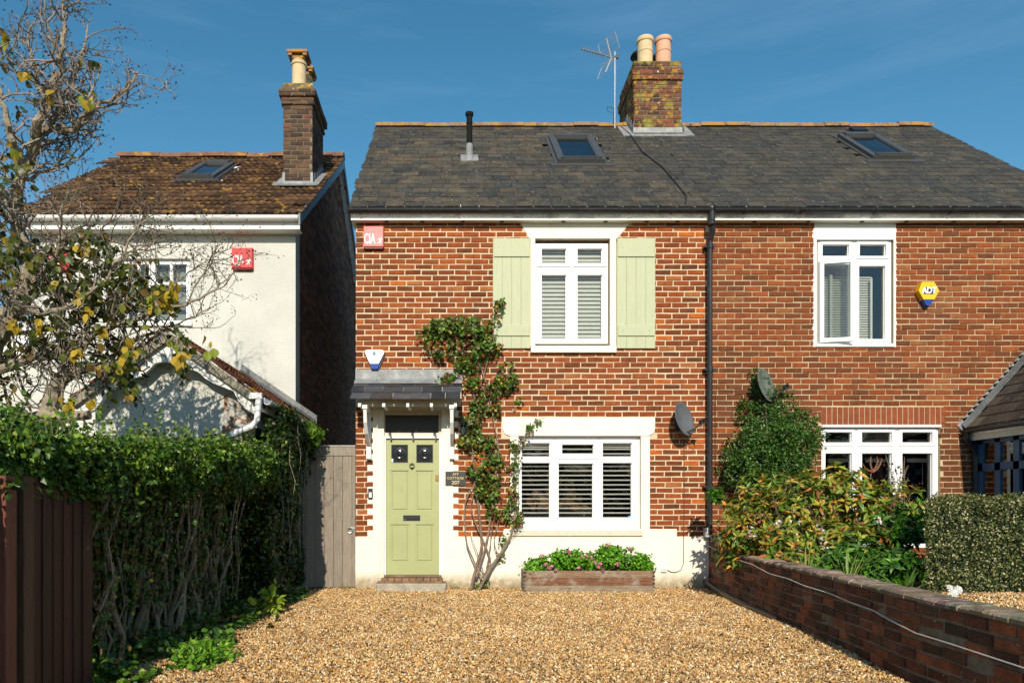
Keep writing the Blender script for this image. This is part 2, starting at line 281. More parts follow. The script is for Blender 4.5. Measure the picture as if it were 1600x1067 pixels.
g = MB(); V = []; Fs = []
for i in range(n+1):
    Y = -.01-9*i/n; V += [(wallx(max(-9, Y))+.11, Y, .30), (12, Y, .30)]
for i in range(n): Fs.append((2*i, 2*i+2, 2*i+3, 2*i+1))
g.add(V, Fs); g.box(3.7, 12, -9.03, -9.01, -.02, .29); tag(g.build('front_garden', M['soil']), 'dark soil of the raised front garden behind the low wall', kind='structure')
# gravel stones: jittered octahedra
def stone():
    V = []
    for ax in ((1, 0, 0), (0, 1, 0), (-1, 0, 0), (0, -1, 0), (0, 0, 1), (0, 0, -1)):
        V.append([a*random.uniform(.75, 1.2)+random.uniform(-.28, .28) for a in ax])
    return shape(V, [(0, 1, 4), (1, 2, 4), (2, 3, 4), (3, 0, 4), (1, 0, 5), (2, 1, 5), (3, 2, 5), (0, 3, 5)])
def rand_R(n):
    q = rng.normal(size=(n, 4)); q /= np.linalg.norm(q, axis=1)[:, None]; a, b, c, d = q.T
    return np.stack([np.stack([1-2*(c*c+d*d), 2*(b*c-a*d), 2*(b*d+a*c)], -1), np.stack([2*(b*c+a*d), 1-2*(b*b+d*d), 2*(c*d-a*b)], -1), np.stack([2*(b*d-a*c), 2*(c*d+a*b), 1-2*(b*b+c*c)], -1)], 1)
STONES = [stone() for _ in range(10)]
GPAL = [lin(c) for c in ('caa268', 'bb935c', 'dbb980', 'a97e4a', 'e4cea4', 'bf8850', 'a78a68', '8c7558', 'e8dcc2', '786b5e', 'cfad78', 'ae7644', '625545')]
def gravel(name, label, xs, ys, zs, r0, r1):
    n = len(xs); pos = np.stack([xs, ys, zs], 1); s = rng.uniform(r0, r1, (n, 1))*np.stack([rng.uniform(.8, 1.35, n), rng.uniform(.7, 1.1, n), rng.uniform(.5, .9, n)], 1)
    o = pieces('stone', None, M['stone'], STONES, GPAL, pos, rand_R(n), s, rng.choice(len(GPAL), n, p=[.15, .14, .13, .11, .09, .08, .08, .06, .05, .04, .03, .02, .02]), rng.integers(0, 10, n), nind=0, stuff=name, ja=.32)
    o.name = name; tag(o, label, 'gravel', kind='stuff')
n = 185000; ys = -7.2*rng.uniform(0, 1, n)**.92; xs = rng.uniform(-2.9, 3.45, n); k = xs < np.array([wallx(max(y, -9))-.01 for y in ys]); xs, ys = xs[k], ys[k]
zs = .004+rng.uniform(0, .013, len(xs))+.010*np.sin(xs*2.1+1)*np.sin(ys*1.3)+np.where(ys > -.12, (ys+.12)*.12, 0)+.006*np.sin(xs*9)*np.sin(ys*7)
gravel('drive_gravel', 'golden shingle covering the driveway', xs, ys, zs, .0055, .0122)
n = 22000; ys = rng.uniform(-6.4, -2.9, n); xs = rng.uniform(3.1, 6.6, n); k = xs > np.array([wallx(y)+.24 for y in ys])+np.where(ys > -4.2, .35, 0); xs, ys = xs[k], ys[k]
gravel('garden_gravel', 'golden shingle on the garden path behind the low wall', xs, ys, .305+rng.uniform(0, .012, len(xs)), .007, .013)

# ------------------------------------------------------------------ brick laying
def brick_shape(L=.213, Hh=.056, Dp=.05, b=.005, j=.0032):
    m = MB(); m.bbox(-L/2, L/2, 0, Dp, -Hh/2, Hh/2, b); V = [(x+random.uniform(-j, j)*(1 if y < Dp*.5 else 0), y+random.uniform(-j, j)*.6, z+random.uniform(-j, j)) for x, y, z in m.v]; return shape(V, m.f)
BS = [brick_shape() for _ in range(14)]
def lay(parent, x0, x1, z0, z1, yf, excl, pal, m, pitch=(.23, .0752), gap=(.0145, .0155), cfun=None, focus=None, nind=300, shapes=None, axis='x', flip=1, bond=.5, stuffname='outer_bricks'):
    """courses of bricks on a wall facing -y; excl(z) -> list of intervals without brick. axis='y': the wall runs along y and faces +x (flip=1) or -x (flip=-1)"""
    pos, S, ci, si, sc = [], [], [], [], []; shapes = shapes or BS; BL, BH = pitch[0]-gap[0], pitch[1]-gap[1]
    nr = int(round((z1-z0)/pitch[1])); ph = 0
    for r in range(nr):
        zc = z0+(r+.5)*pitch[1]; ex = sorted(excl(zc)); free = []; a = x0
        for p, q in ex:
            if p > a: free.append((a, min(p, x1)))
            a = max(a, q)
        if a < x1: free.append((a, x1))
        ph = (r % 2)*bond*pitch[0]+random.uniform(-.012, .012); x = x0-pitch[0]+ph
        zc += .002*math.sin(r*1.7)
        while x < x1:
            p = pitch[0]*random.uniform(.975, 1.025); a, b = x+gap[0]/2, x+p-gap[0]/2; x += p
            for fa, fb in free:
                lo, hi = max(a, fa), min(b, fb)
                if hi-lo > .035:
                    c = (lo+hi)/2; off = max(-.003, min(.002, random.gauss(0, .002)))
                    if axis == 'x': pos.append((c, yf+off, zc))
                    else: pos.append((yf-flip*off, c, zc))
                    S.append(((hi-lo)/.213, 1, BH/.056*random.uniform(.96, 1.03))); ci.append(cfun(c, zc) if cfun else random.randrange(len(pal))); si.append(random.randrange(len(shapes)))
                    sc.append(-math.hypot(c-focus[0], (zc-focus[1])*1.2) if focus else 0)
    Rm = I3 if axis == 'x' else rotz(R(90)*flip)
    return pieces('brick', parent, m, shapes, pal, pos, Rm, S, ci, si, sc, nind, stuffname)
def in_rects(rects):
    def f(z): return [(a, b) for a, b, p, q in rects if p < z < q]
    return f
BPAL = [lin(c) for c in ('924d2f', '8a472d', '985234', '80432b', '92492c', 'a05736', '864930', '703e2c', '8c482e', '945036', '643c2e', '734332', '984a2e', 'b86434', 'a4684a')]
BPAL = [(a*.88, b*.84, c*.56) for a, b, c in BPAL]
def bcol(x, z):
    n = noise.noise(Vector((x*.8, z*1.1, 3))); w_ = random.random()
    if z > 4.86 and w_ < .6: return random.choice((13, 5, 12))
    if w_ < .03: return 13
    if w_ < .06: return 14
    if w_ < .18+.35*max(0, n): return random.choice((7, 10, 11, 6, 3))
    return random.randrange(10)
def bcol_r(x, z):
    n = noise.noise(Vector((x*.7+9, z*.9, 1))); w_ = random.random()
    if 5.9 < x < 7.4 and 2.6 < z < 4.2 and abs(x-6.55-.15*math.sin(z*5)) < .22: return random.choice((14, 14, 9, 7))
    if z < 3.3 and w_ < .45+n: return random.choice((7, 10, 11, 10))
    if w_ < .05: return 14
    if w_ < .22+.4*max(0, n): return random.choice((7, 10, 11, 3))
    return random.randrange(10)

# ------------------------------------------------------------------ window builder
def window(parent, r, Yf, panes, depth=.07, sash=None, mt=None, glass=None, slats=None, label=None, frame_w=None):
    """r, panes, sash: px rectangles (x0,x1,ytop,ybottom) read on the plane Yf; returns the frame object"""
    q = lambda t: (X(t[0], Yf), X(t[1], Yf), Z(t[3], Yf), Z(t[2], Yf))
    x0, x1, z0, z1 = q(r); hs = [q(t) for t in panes]; m = MB(); m.holed(x0, x1, z0, z1, Yf, Yf+depth, hs)
    for t in (sash or []):
        a, b, c, d_ = q(t); m.holed(a, b, c, d_, Yf-.014, Yf+.001, [h for h in hs if h[0] > a and h[1] < b and h[2] > c and h[3] < d_], back=False)
    for h in hs:    # glazing beads
        m.holed(h[0], h[1], h[2], h[3], Yf+.018, Yf+.03, [(h[0]+.006, h[1]-.006, h[2]+.006, h[3]-.006)])
    o = m.build('window', mt or M['upvc'], parent)
    if label: o['label'] = label
    for h in hs:
        g_ = MB(); g_.box(h[0]-.004, h[1]+.004, Yf+.034, Yf+.04, h[2]-.004, h[3]+.004); g_.build('pane', glass or GLASS, o)
    return o
def slat_set(parent, x0, x1, z0, z1, y, pitch, w_, ang, m, th=.008, name='slat'):
    me = MB(); Mx = Matrix.Rotation(ang, 4, 'X')
    L = x1-x0; me.add([(-L/2, -w_/2, 0), (-L/2, -w_*.2, th/2), (-L/2, w_*.2, th/2), (-L/2, w_/2, 0), (-L/2, w_*.2, -th/2), (-L/2, -w_*.2, -th/2), (L/2, -w_/2, 0), (L/2, -w_*.2, th/2), (L/2, w_*.2, th/2), (L/2, w_/2, 0), (L/2, w_*.2, -th/2), (L/2, -w_*.2, -th/2)],
                    [(5, 4, 3, 2, 1, 0), (6, 7, 8, 9, 10, 11)]+[(i, (i+1) % 6, (i+1) % 6+6, i+6) for i in range(6)], M=Mx)
    mesh = None; z = z1-pitch*.5
    while z > z0:
        if mesh is None: o = me.build(name, m, parent); mesh = o.data
        else: o = link(bpy.data.objects.new(name, mesh), parent)
        o.location = ((x0+x1)/2, y, z); z -= pitch
def text(s, size, loc, m, parent, name='lettering', depth=.002, sx=1.0, space=1.0, bold=0.0, shear=0):
    cu = bpy.data.curves.new('t', 'FONT'); cu.body = s; cu.size = size; cu.align_x = 'CENTER'; cu.align_y = 'CENTER'; cu.extrude = depth; cu.space_character = space; cu.offset = bold; cu.shear = shear; cu.resolution_u = 3
    t = bpy.data.objects.new('t', cu); COL.objects.link(t); bpy.context.view_layer.update()
    me = bpy.data.meshes.new_from_object(t); bpy.data.objects.remove(t); me.name = name
    me.transform(Matrix.Translation(loc) @ Matrix.Rotation(R(90), 4, 'X') @ Matrix.Diagonal((sx, 1, 1, 1)))
    a = me.color_attributes.new('col', 'FLOAT_COLOR', 'CORNER'); a.data.foreach_set('color', np.ones(len(me.loops)*4, np.float32))
    me.materials.clear(); me.materials.append(m); return link(bpy.data.objects.new(name, me), parent)

# ------------------------------------------------------------------ slate roofs
def slate_shape(w_=.25, l=.27, t=.007):
    m = MB(); a = random.uniform(-.006, .006); b = random.uniform(-.006, .006); c = random.uniform(0, .012)
    V = [(-w_/2, a, 0), (w_/2-c, b, 0), (w_/2, c, 0), (w_/2, l, 0), (-w_/2, l, 0)]; V = V+[(x, y, t) for x, y, z in V]
    return shape(V, [(4, 3, 2, 1, 0), (5, 6, 7, 8, 9)]+[(i, (i+1) % 5, (i+1) % 5+5, i+5) for i in range(5)])
SLS = [slate_shape() for _ in range(8)]
SPAL = [lin(c) for c in ('4e4a43', '4a4740', '45433f', '42423f', '3d3e3e', '514a40', '554d42', '48453e', '3b3b3a', '585045', '454542')]
class Slope:
    def __init__(s, y0, z0, y1, z1):
        s.y0, s.z0 = y0, z0; s.L = math.hypot(y1-y0, z1-z0); s.d = ((y1-y0)/s.L, (z1-z0)/s.L); s.a = math.atan2(z1-z0, y1-y0)
    def at(s, x, t, h=0): return (x, s.y0+s.d[0]*t-s.d[1]*h, s.z0+s.d[1]*t+s.d[0]*h)
    def R(s, extra=0): return rotx(s.a-extra)
    def mat(s, x, t, h=0, extra=0): m = Matrix(rotx(s.a-extra).tolist()).to_4x4(); m.translation = s.at(x, t, h); return m
def slates(parent, sp, x0, x1, gauge, wd, excl, shapes, pal, m, cfun, focus, nind=300, name='slate', extra=R(1.6), lift=.01, vary=.06, stuffname='outer_slates'):
    pos, Rm, S, ci, si, sc = [], [], [], [], [], []; nr = int(sp.L/gauge)+1
    for r in range(nr):
        t = r*gauge; x = x0-(r % 2)*wd*.5+random.uniform(-.01, .01)
        if t > sp.L-.05: break
        while x < x1-.02:
            w_ = wd*random.uniform(1-vary, 1+vary); a, b = max(x, x0+random.uniform(-.03, .02)), min(x+w_-.006, x1+random.uniform(-.01, .01)); x += w_
            c = (a+b)/2
            if b-a < .05 or any(e[0] < c < e[1] and e[2] < t+gauge*.5 < e[3] for e in excl): continue
            pos.append(sp.at(c, t+random.gauss(0, .005)-(random.uniform(.02, .05) if random.random() < .02 else 0), lift+random.uniform(0, .003))); Rm.append(sp.R(extra+random.gauss(0, .006)) @ rotz(random.gauss(0, .008)))
            ly = min(1, (sp.L-t)/.27); S.append(((b-a)/.25, ly, 1)); ci.append(cfun(c, t)); si.append(random.randrange(len(shapes))); sc.append(-math.hypot(c-focus[0], t-focus[1]))
    return pieces(name, parent, m, shapes, pal, pos, Rm, S, ci, si, sc, nind, stuffname, ja=.12)
def scol(x, t):
    n = noise.noise(Vector((x*.55, t*.8, 5))); w_ = random.random()
    br = 1 if (-1.5 < x < 3 and n > -.12) else 0
    if w_ < .55 and br: return random.choice((0, 5, 6, 7, 9, 0))
    if w_ < .75: return random.choice((0, 1, 2, 3, 7))
    return random.choice((2, 3, 4, 8, 10, 4))
def gutter(parent, x0, x1, y, z, r, m, name='gutter', brackets=(), bm=None):
    g_ = MB(); prof = [(y+r*math.cos(a), z+r*math.sin(a)) for a in [R(180+i*18) for i in range(11)]]
    n_ = len(prof); inner = [(y+(r-.006)*math.cos(a), z+(r-.006)*math.sin(a)) for a in [R(180+i*18) for i in range(11)]][::-1]
    P2 = prof+inner; V = [(x0, a, b) for a, b in P2]+[(x1, a, b) for a, b in P2]; k = len(P2)
    g_.add(V, [(i, i+k, (i+1) % k+k, (i+1) % k) for i in range(k)]+[tuple(range(n_)), tuple(range(k+n_-1, k-1, -1))])
    g_.tube([(x0, y-r, z), (x1, y-r, z)], .006, 6)
    o = g_.build(name, m, parent)
    for bx in brackets:
        b_ = MB(); b_.tube([(bx, y+r*1.08*math.cos(a), z+r*1.08*math.sin(a)) for a in [R(180+i*22.5) for i in range(9)]], .009, 4)
        b_.box(bx-.012, bx+.012, y+r-.005, y+r+.02, z-r-.03, z+.01); b_.build('bracket', bm or m, o)
    return o
def roof_window(parent, sp, x0, x1, t0, t1, glass=None, label=None):
    """frame lying on the slope: rails proud of the slates, glazing, lead apron"""
    Mx = sp.mat((x0+x1)/2, t0, .012); wd, ln = (x1-x0)/2, t1-t0; m = MB()
    m.box(-wd, -wd+.09, 0, ln, 0, .07, M=Mx); m.box(wd-.09, wd, 0, ln, 0, .07, M=Mx); m.box(-wd+.09, wd-.09, 0, .11, 0, .078, M=Mx); m.box(-wd+.09, wd-.09, ln-.13, ln, 0, .10, M=Mx)
    m.box(-wd+.05, wd-.05, .035, .075, .078, .10, M=Mx); m.box(-wd+.085, -wd+.11, .1, ln-.12, .02, .062, M=Mx); m.box(wd-.11, wd-.085, .1, ln-.12, .02, .062, M=Mx)
    o = m.build('roof_window', M['frame_grey'], parent)
    if label: o['label'] = label
    MB().box(-wd+.1, wd-.1, .1, ln-.12, .04, .046, M=Mx).build('pane', glass or GLASS_ROOF, o)
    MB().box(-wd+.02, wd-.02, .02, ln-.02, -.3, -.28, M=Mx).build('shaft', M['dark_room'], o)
    MB().box(-wd+.11, wd-.11, .12, ln-.14, -.04, -.03, M=Mx, c=(.7, .8, .95)).build('blind', M['blind'], o)
    a = MB(); a.box(-wd-.12, wd+.12, -.13, 0, .006, .016, M=Mx); a.box(-wd-.05, -wd, 0, ln+.05, .004, .02, M=Mx); a.box(wd, wd+.05, 0, ln+.05, .004, .02, M=Mx); a.build('flashing', M['frame_grey'], o)
    return o
def ridge(parent, x0, x1, y, z, m, wl_=.45, r=.095, slope=R(38)):
    x = x0
    while x < x1-.02:
        b = min(x+wl_, x1); t = MB(); V = []; j = random.uniform(-.012, .012)
        an = [R(-10+i*25)+0 for i in range(9)]
        pr = [(y+r*math.cos(a), z-.03+r*.85*math.sin(a)+j) for a in an]; pi = [(y+(r-.02)*math.cos(a), z-.03+(r-.02)*.85*math.sin(a)+j) for a in an][::-1]; PP = pr+pi; k = len(PP)
        V = [(x+.003, a, c) for a, c in PP]+[(b-.003, a, c) for a, c in PP]
        t.add(V, [tuple(range(k)), tuple(range(2*k-1, k-1, -1))]+[(i, i+k, (i+1) % k+k, (i+1) % k) for i in range(k)]); t.build('ridge_tile', m, parent); x = b
def yz(m, poly, x0, x1, c=(1, 1, 1)):
    n = len(poly); V = [(x0, y, z) for y, z in poly]+[(x1, y, z) for y, z in poly]
    return m.add(V, [tuple(range(n))[::-1], tuple(range(n, 2*n))]+[(i, (i+1) % n, (i+1) % n+n, i+n) for i in range(n)], c)
def on_slope(sp, px, py):
    k = sp.d[1]/sp.d[0]; c = (CY-py)/F; Y = (sp.z0-k*sp.y0-H-c*D)/(c-k); return X(px, Y), (Y-sp.y0)/sp.d[0], Y
def rect(a, b, t, bt, Y=0): return (X(a, Y), X(b, Y), Z(bt, Y), Z(t, Y))
def flash_strip(parent, pts, w_, m, name='flashing'):
    g_ = MB()
    for a, b in zip(pts, pts[1:]): g_.tube([a, b], w_, 4)
    return g_.build(name, m, parent)

# ================================================================== COTTAGE (left half of the pair)
XL, XM, XR = -1.38, 3.5, 8.55
SP = Slope(-.2, Z(324, -.2), 3.22, 8.07); RIDGE_Z = 8.09
cot = thing('brick_house', 'red brick cottage with sage shutters and pale green door, left half of the pair', 'house', (1.06, 0, 0))
Wup, Wlo, Do = rect(836, 953, 373, 541), rect(810, 1001, 680, 829), rect(600, 690, 641, 901)
m = MB(); m.holed(XL, XM, 0, 5.06, 0, .28, [Wup, Wlo, Do]); wall_c = m.build('wall', M['mortar'], cot)
teeth = []
z = .725
for i in range(24):
    if i % 2 == 0: teeth += [(X(574), X(583), z, z+.0752), (X(707), X(716), z, z+.0752)]
    z += .0752
rects = [rect(829, 962, 373, 552), rect(783, 1023, 652, 681), rect(798, 1015, 680, 838), rect(583, 708, 632, 838), rect(557, 721, 580, 633), rect(774, 829, 378, 541), rect(962, 1019, 378, 541), rect(786, 1057, 826, 838)]+[t for t in teeth if t[2] < Z(640)]
def ex_c(zc):
    e = in_rects(rects)(zc); zt, zb = Z(349), Z(373)
    if zb < zc < zt+.1: k = (zc-zb)/(zt-zb); e.append((X(826-13*k), X(964+20*k)))
    return e
lay(wall_c, XL, XM-.002, .725, 5.055, -.0095, ex_c, BPAL, M['brick'], cfun=bcol, focus=(1.0, 2.6))
# painted work on the wall
m = MB(); m.holed(XL-.004, XM-.004, -.03, .718, -.016, .0, [(Do[0], Do[1], .10, .8)]); m.box(X(787), X(1057), -.016, 0, .7185, Z(826)); m.build('plinth', M['render'], wall_c)
m = MB(); ds = [Do]; m.holed(X(583), X(708), .7185, Z(632), -.014, .0, ds)
for t in teeth:
    if t[2] < Z(644): m.box(t[0]+.003, t[1]+.001, -.0125, 0, t[2]+.002, t[3]+.012)
m.build('door_surround', M['render'], wall_c)
m = MB(); m.prism([(X(827), Z(373)), (X(964), Z(373)), (X(984), Z(349)-.002), (X(813), Z(349)-.002)], -.014, 0)
m.holed(X(829), X(962), Z(541), Z(373)-.001, -.0135, 0, [Wup]); m.build('window_surround', M['render'], wall_c)
m = MB(); m.bbox(X(829), X(962), -.06, .07, Z(552), Z(541.3), .006); m.build('sill', M['render'], wall_c)
m = MB(); m.prism([(X(785), Z(653)), (X(785), Z(669)), (X(789), Z(678)), (X(797), Z(681)), (X(1013), Z(681)), (X(1021), Z(676)), (X(1023), Z(668)), (X(1023), Z(653)), (X(1020), Z(652.5)), (X(788), Z(652.5))][::-1], -.02, 0); m.build('lintel', M['render'], wall_c)
m = MB(); m.holed(X(797), X(1015), Z(826)+.001, Z(681.5), -.014, 0, [Wlo]); m.build('window_surround', M['render'], wall_c)
m = MB(); m.bbox(X(797), X(1003), -.045, .07, Z(837), Z(828), .006); m.build('sill', M['trim_old'], wall_c)
# side, back and party walls, floors
m = MB(); yz(m, [(.28, -.05), (6.9, -.05), (6.9, 5.0), (3.35, 7.95), (.28, 5.4)], XL, XL+.28); m.build('side_wall', M['mortar_dark'], cot)
m = MB(); m.box(XL+.28, XM, 6.6, 6.88, -.05, 5.0); m.box(XM-.02, XM+.1, .281, 6.6, -.05, 5.3); m.build('back_wall', M['mortar_dark'], cot)
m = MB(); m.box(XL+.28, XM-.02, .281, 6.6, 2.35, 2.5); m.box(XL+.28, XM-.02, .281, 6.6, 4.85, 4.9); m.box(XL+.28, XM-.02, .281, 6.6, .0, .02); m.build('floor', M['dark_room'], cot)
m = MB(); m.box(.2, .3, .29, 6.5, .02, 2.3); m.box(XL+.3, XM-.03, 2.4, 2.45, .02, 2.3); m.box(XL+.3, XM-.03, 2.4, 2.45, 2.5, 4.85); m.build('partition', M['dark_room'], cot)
# windows
wu = window(cot, (836.5, 950, 380.5, 537), .07, [(846, 884.5, 389, 411.5), (902, 940.5, 389, 411.5), (846, 884.5, 430, 529), (902, 940.5, 430, 529)], sash=[(839, 891, 383, 417), (895.5, 947.5, 383, 417), (839, 891, 423, 535), (895.5, 947.5, 423, 535)], glass=GLASS_B, label='upper white window with half closed slatted blinds')
for a, b in ((845, 886), (901, 942)):
    slat_set(wu, X(a, .07), X(b, .07), Z(531, .07), Z(428, .07), .16, .058, .064, R(62), M['blind'])
    slat_set(wu, X(a, .07), X(b, .07), Z(413, .07), Z(387, .07), .16, .058, .064, R(62), M['blind'])
wlw = window(cot, (811, 1000.5, 681.5, 827), .06, [(815, 859, 692, 713.5), (878, 927.5, 694, 709.5), (941.5, 987, 692, 713.5), (814.5, 859, 723, 810), (872.5, 926.5, 724, 810), (941.5, 987, 723, 810)],
             sash=[(871, 935, 687, 717), (813, 864.5, 687, 718), (938, 993, 687, 718), (813, 864.5, 719.5, 817.5), (866, 933, 719.5, 817.5), (936.5, 993, 719.5, 817.5)], label='wide lower window with open white slatted shutters inside')
for a, b in ((812, 862), (869, 931), (938, 990)):
    slat_set(wlw, X(a, .06), X(b, .06), Z(814, .06), Z(724, .06), .145, .0655, .045, R(-4), M['blind_white'], th=.019)
    slat_set(wlw, X(a, .06), X(b, .06), Z(716, .06), Z(690, .06), .145, .0655, .045, R(-4), M['blind_white'], th=.019)
m = MB(); m.box(X(812, .06), X(862, .06), .13, .155, Z(699, .1), Z(690, .1), c=(.62, .58, .52)); m.box(X(940, .06), X(989, .06), .13, .155, Z(699, .1), Z(690, .1), c=(.62, .58, .52)); m.build('blind_head', M['blind_white'], wlw)
m = MB(); m.box(X(984), X(990), .092, .095, Z(814), Z(806), c=(.2, .5, .9)); m.build('sticker', M['white_print'], wlw)
# shutters
for a, b in ((770, 828.5), (963, 1023)):
    x0, x1 = X(a), X(b); me = MB(); me.box(x0, x1, -.018, -.012, Z(545), Z(374)); me.box(x0+.1, x1-.1, -.0125, .0, Z(530), Z(520)); me.box(x0+.1, x1-.1, -.0125, 0, Z(400), Z(390)); sh = me.build('shutter', M['sage'], cot); n_ = 4; pw = (x1-x0)/n_
    for i in range(n_):
        k = MB(); k.bbox(x0+i*pw+.0007, x0+(i+1)*pw-.0007, -.034, -.018, Z(545), Z(374)+random.uniform(-.002, .001), .0028); k.build('plank', M['sage'], sh)
    for t, bb in ((374.5, 403), (510, 526)):
        k = MB(); k.bbox(x0+.012, x1-.014, -.052, -.0345, Z(bb), Z(t), .003)
        for bx in (x0+.08, x1-.09): k.lathe([(.007, 0), (.005, .004)], (0, 0, 0), 6, (.6, .6, .6), Matrix.Translation((bx, -.052, (Z(bb)+Z(t))/2)) @ Matrix.Rotation(R(90), 4, 'X'))
        k.build('batten', M['sage'], sh)
# front door
m = MB(); m.holed(X(595.5, .05), X(690, .05), Z(901, .05), Z(642, .05), .05, .13, [rect(603, 686.3, 684.6, 901, .05), rect(601.5, 685.5, 648, 676, .05)]); df = m.build('door_frame', M['trim_old'], cot)
m = MB(); m.holed(X(598.2), X(690), Z(901, .04)+.001, Z(680), .036, .0502, [rect(603, 686.3, 684.6, 901.2, .04)], back=False)
m.build('architrave', M['upvc'], df)
m = MB(); m.box(X(598), X(689.5), .085, .09, Z(677, .05), Z(647, .05)); m.build('fanlight', M['dark_glass'], df)
m = MB()
for px_ in (610.5, 645.5, 681): m.box(X(px_)-.012, X(px_)+.012, .02, .045, Z(687), Z(680))
m.build('hanging_hook', M['frame_grey'], df)
holes = [rect(610.4, 638.5, 693.6, 723.8, .075), rect(649.5, 677.6, 693.6, 723.8, .075), rect(609.7, 639.7, 734, 799, .075), rect(648.6, 678.4, 734, 799, .075), rect(609.7, 639.9, 818, 879, .075), rect(648.6, 678.4, 818, 879, .075)]
m = MB(); m.holed(X(602, .075), X(687, .075), Z(898, .075), Z(683.5, .075), .075, .12, holes); door = m.build('door', M['door_green'], cot)
for i, h in enumerate(holes):
    a, b, c, d_ = h; m = MB()
    if i < 2:
        m.box(a-.002, b+.002, .098, .104, c-.002, d_+.002); cx_, cz_ = (a+b)/2, (c+d_)/2
        m.lathe([(.098, 0), (.094, .007), (.088, .009), (.082, .006), (.066, .008), (.058, .016), (.050, .014), (.040, .016), (.026, .030), (.012, .036), (.002, .037)], (0, 0, 0), 28, (1, 1, 1), Matrix.Translation((cx_, .099, cz_)) @ Matrix.Rotation(R(90), 4, 'X')); m.build('bullseye_pane', M['bottle_glass'], door, smooth=False)
        fr = MB(); fr.holed(a, b, c, d_, .07, .076, [(a+.010, b-.010, c+.010, d_-.010)]); fr.build('bead', M['door_green'], door)
    else:
        m.box(a-.002, b+.002, .093, .1, c-.002, d_+.002); m.bbox(a+.03, b-.03, .083, .0935, c+.03, d_-.03, .009); m.build('panel', M['door_green'], door)
        fr = MB(); fr.holed(a, b, c, d_, .078, .09, [(a+.012, b-.012, c+.012, d_-.012)]); fr.build('moulding', M['door_green'], door)
m = MB(); a, b, c, d_ = rect(630, 656.5, 804.7, 813.2, .07); m.bbox(a, b, .063, .0752, c, d_, .004); m.bbox(a+.022, b-.022, .056, .064, c+.018, d_-.016, .004); m.box(a+.012, a+.04, .060, .0635, c+.01, c+.024, (8, 8, 8)); m.build('letterbox', M['black_metal'], door)
m = MB(); kx, kz = X(643.8, .07), Z(728, .07)
m.tube([(kx, .06, kz+.045), (kx, .055, kz+.02)], [.006, .014], 8); m.tube([(kx+.032*math.sin(a), .05, kz-.0-.034*math.cos(a)+.004) for a in [R(-150+i*30) for i in range(11)]], .0055, 6); m.tube([(kx, .05, kz-.02), (kx, .048, kz-.044)], [.016, .003], 8); m.build('knocker', M['black_metal'], door)
m = MB(); a, b, c, d_ = rect(680.5, 685.5, 742, 751, .07); m.bbox(a, b, .06, .0752, c, d_, .003); m.build('lock', M['brass'], door)
m = MB(); m.box(X(607.5), X(613.5), .09, .094, Z(724), Z(716), (.25, .55, .9)); m.box(X(607.5), X(613.5), .0895, .0939, Z(719.5), Z(716), (1, 1, 1)); m.build('sticker', M['white_print'], door)
m = MB(); m.bbox(X(600), X(690), -.03, .12, .165, Z(898, 0), .006, (.5, .42, .35)); m.build('threshold', M['concrete'], cot)
m = MB(); x0, x1 = X(587, -.36), X(697.5, -.36); V = []
m.bbox(x0, x1, -.36, -.001, -.03, .115, .02); st = m.build('doorstep', M['concrete'], cot)
xx = X(597); 
while xx < X(690):
    k = MB(); w_ = random.uniform(.092, .104); k.bbox(xx, min(xx+w_-.006, X(692)), -.15+random.uniform(-.004, .004), -.0165, .116, .163, .006, jit((.25, .13, .07), .25)); k.build('tile', M['quarry'], st); xx += w_
xx = x0+.01
while xx < x1-.03:
    k = MB(); w_ = random.uniform(.10, .115); k.bbox(xx, min(xx+w_-.006, x1-.01), -.345, -.16, .1152, .128+random.uniform(0, .003), .005, jit((.24, .15, .09), .25)); k.build('tile', M['quarry'], st); xx += w_
# porch canopy
CS = Slope(-.6, Z(624, -.6), 0, Z(593.5)); cx0, cx1 = -1.372, .095
m = MB(); yz(m, [(-.50, CS.at(0, .12)[2]-.035), (-.0, Z(593.5)-.035), (0, Z(593.5)-.008), (-.50, CS.at(0, .12)[2]-.008)], cx0+.02, cx1-.02); can = m.build('porch_canopy', M['trim_old'], cot)
CPAL = [lin(c) for c in ('3c3e42', '45474c', '33353a', '4d4f53', '3f3a3a', '2f3136')]
slates(can, CS, cx0, cx1, .225, .235, [], SLS, CPAL, M['slate_new'], lambda x, t: random.randrange(6), (-.6, .3), extra=R(2), vary=.2, lift=.004)
m = MB(); m.box(XL-.004, X(722), -.024, -.0145, Z(594), Z(577.5)); yz(m, [(-.16, CS.at(0, CS.L-.18, .024)[2]), (-.02, Z(594)+.012), (-.02, Z(594)+.018), (-.16, CS.at(0, CS.L-.18, .03)[2])], XL-.004, X(722)); m.build('flashing', M['lead'], can)
m = MB(); m.box(cx0+.08, cx1-.08, -.40, -.37, Z(635, -.38), Z(627.2, -.38)); m.box(cx0+.1, cx1-.1, -.05, 0, Z(641), Z(634)); m.build('fascia', M['trim_old'], can)
for px_ in (561.5, 599.5, 637, 674, 711.5):
    m = MB(); xx = X(px_, -.56); m.box(xx-.018, xx+.018, -.565, -.541, Z(635.5, -.56), Z(630, -.56)); m.box(xx-.018, xx+.018, -.51, -.01, Z(635, -.52)+.005, Z(629.5, -.52)); m.build('rafter', M['paint_white'], can)
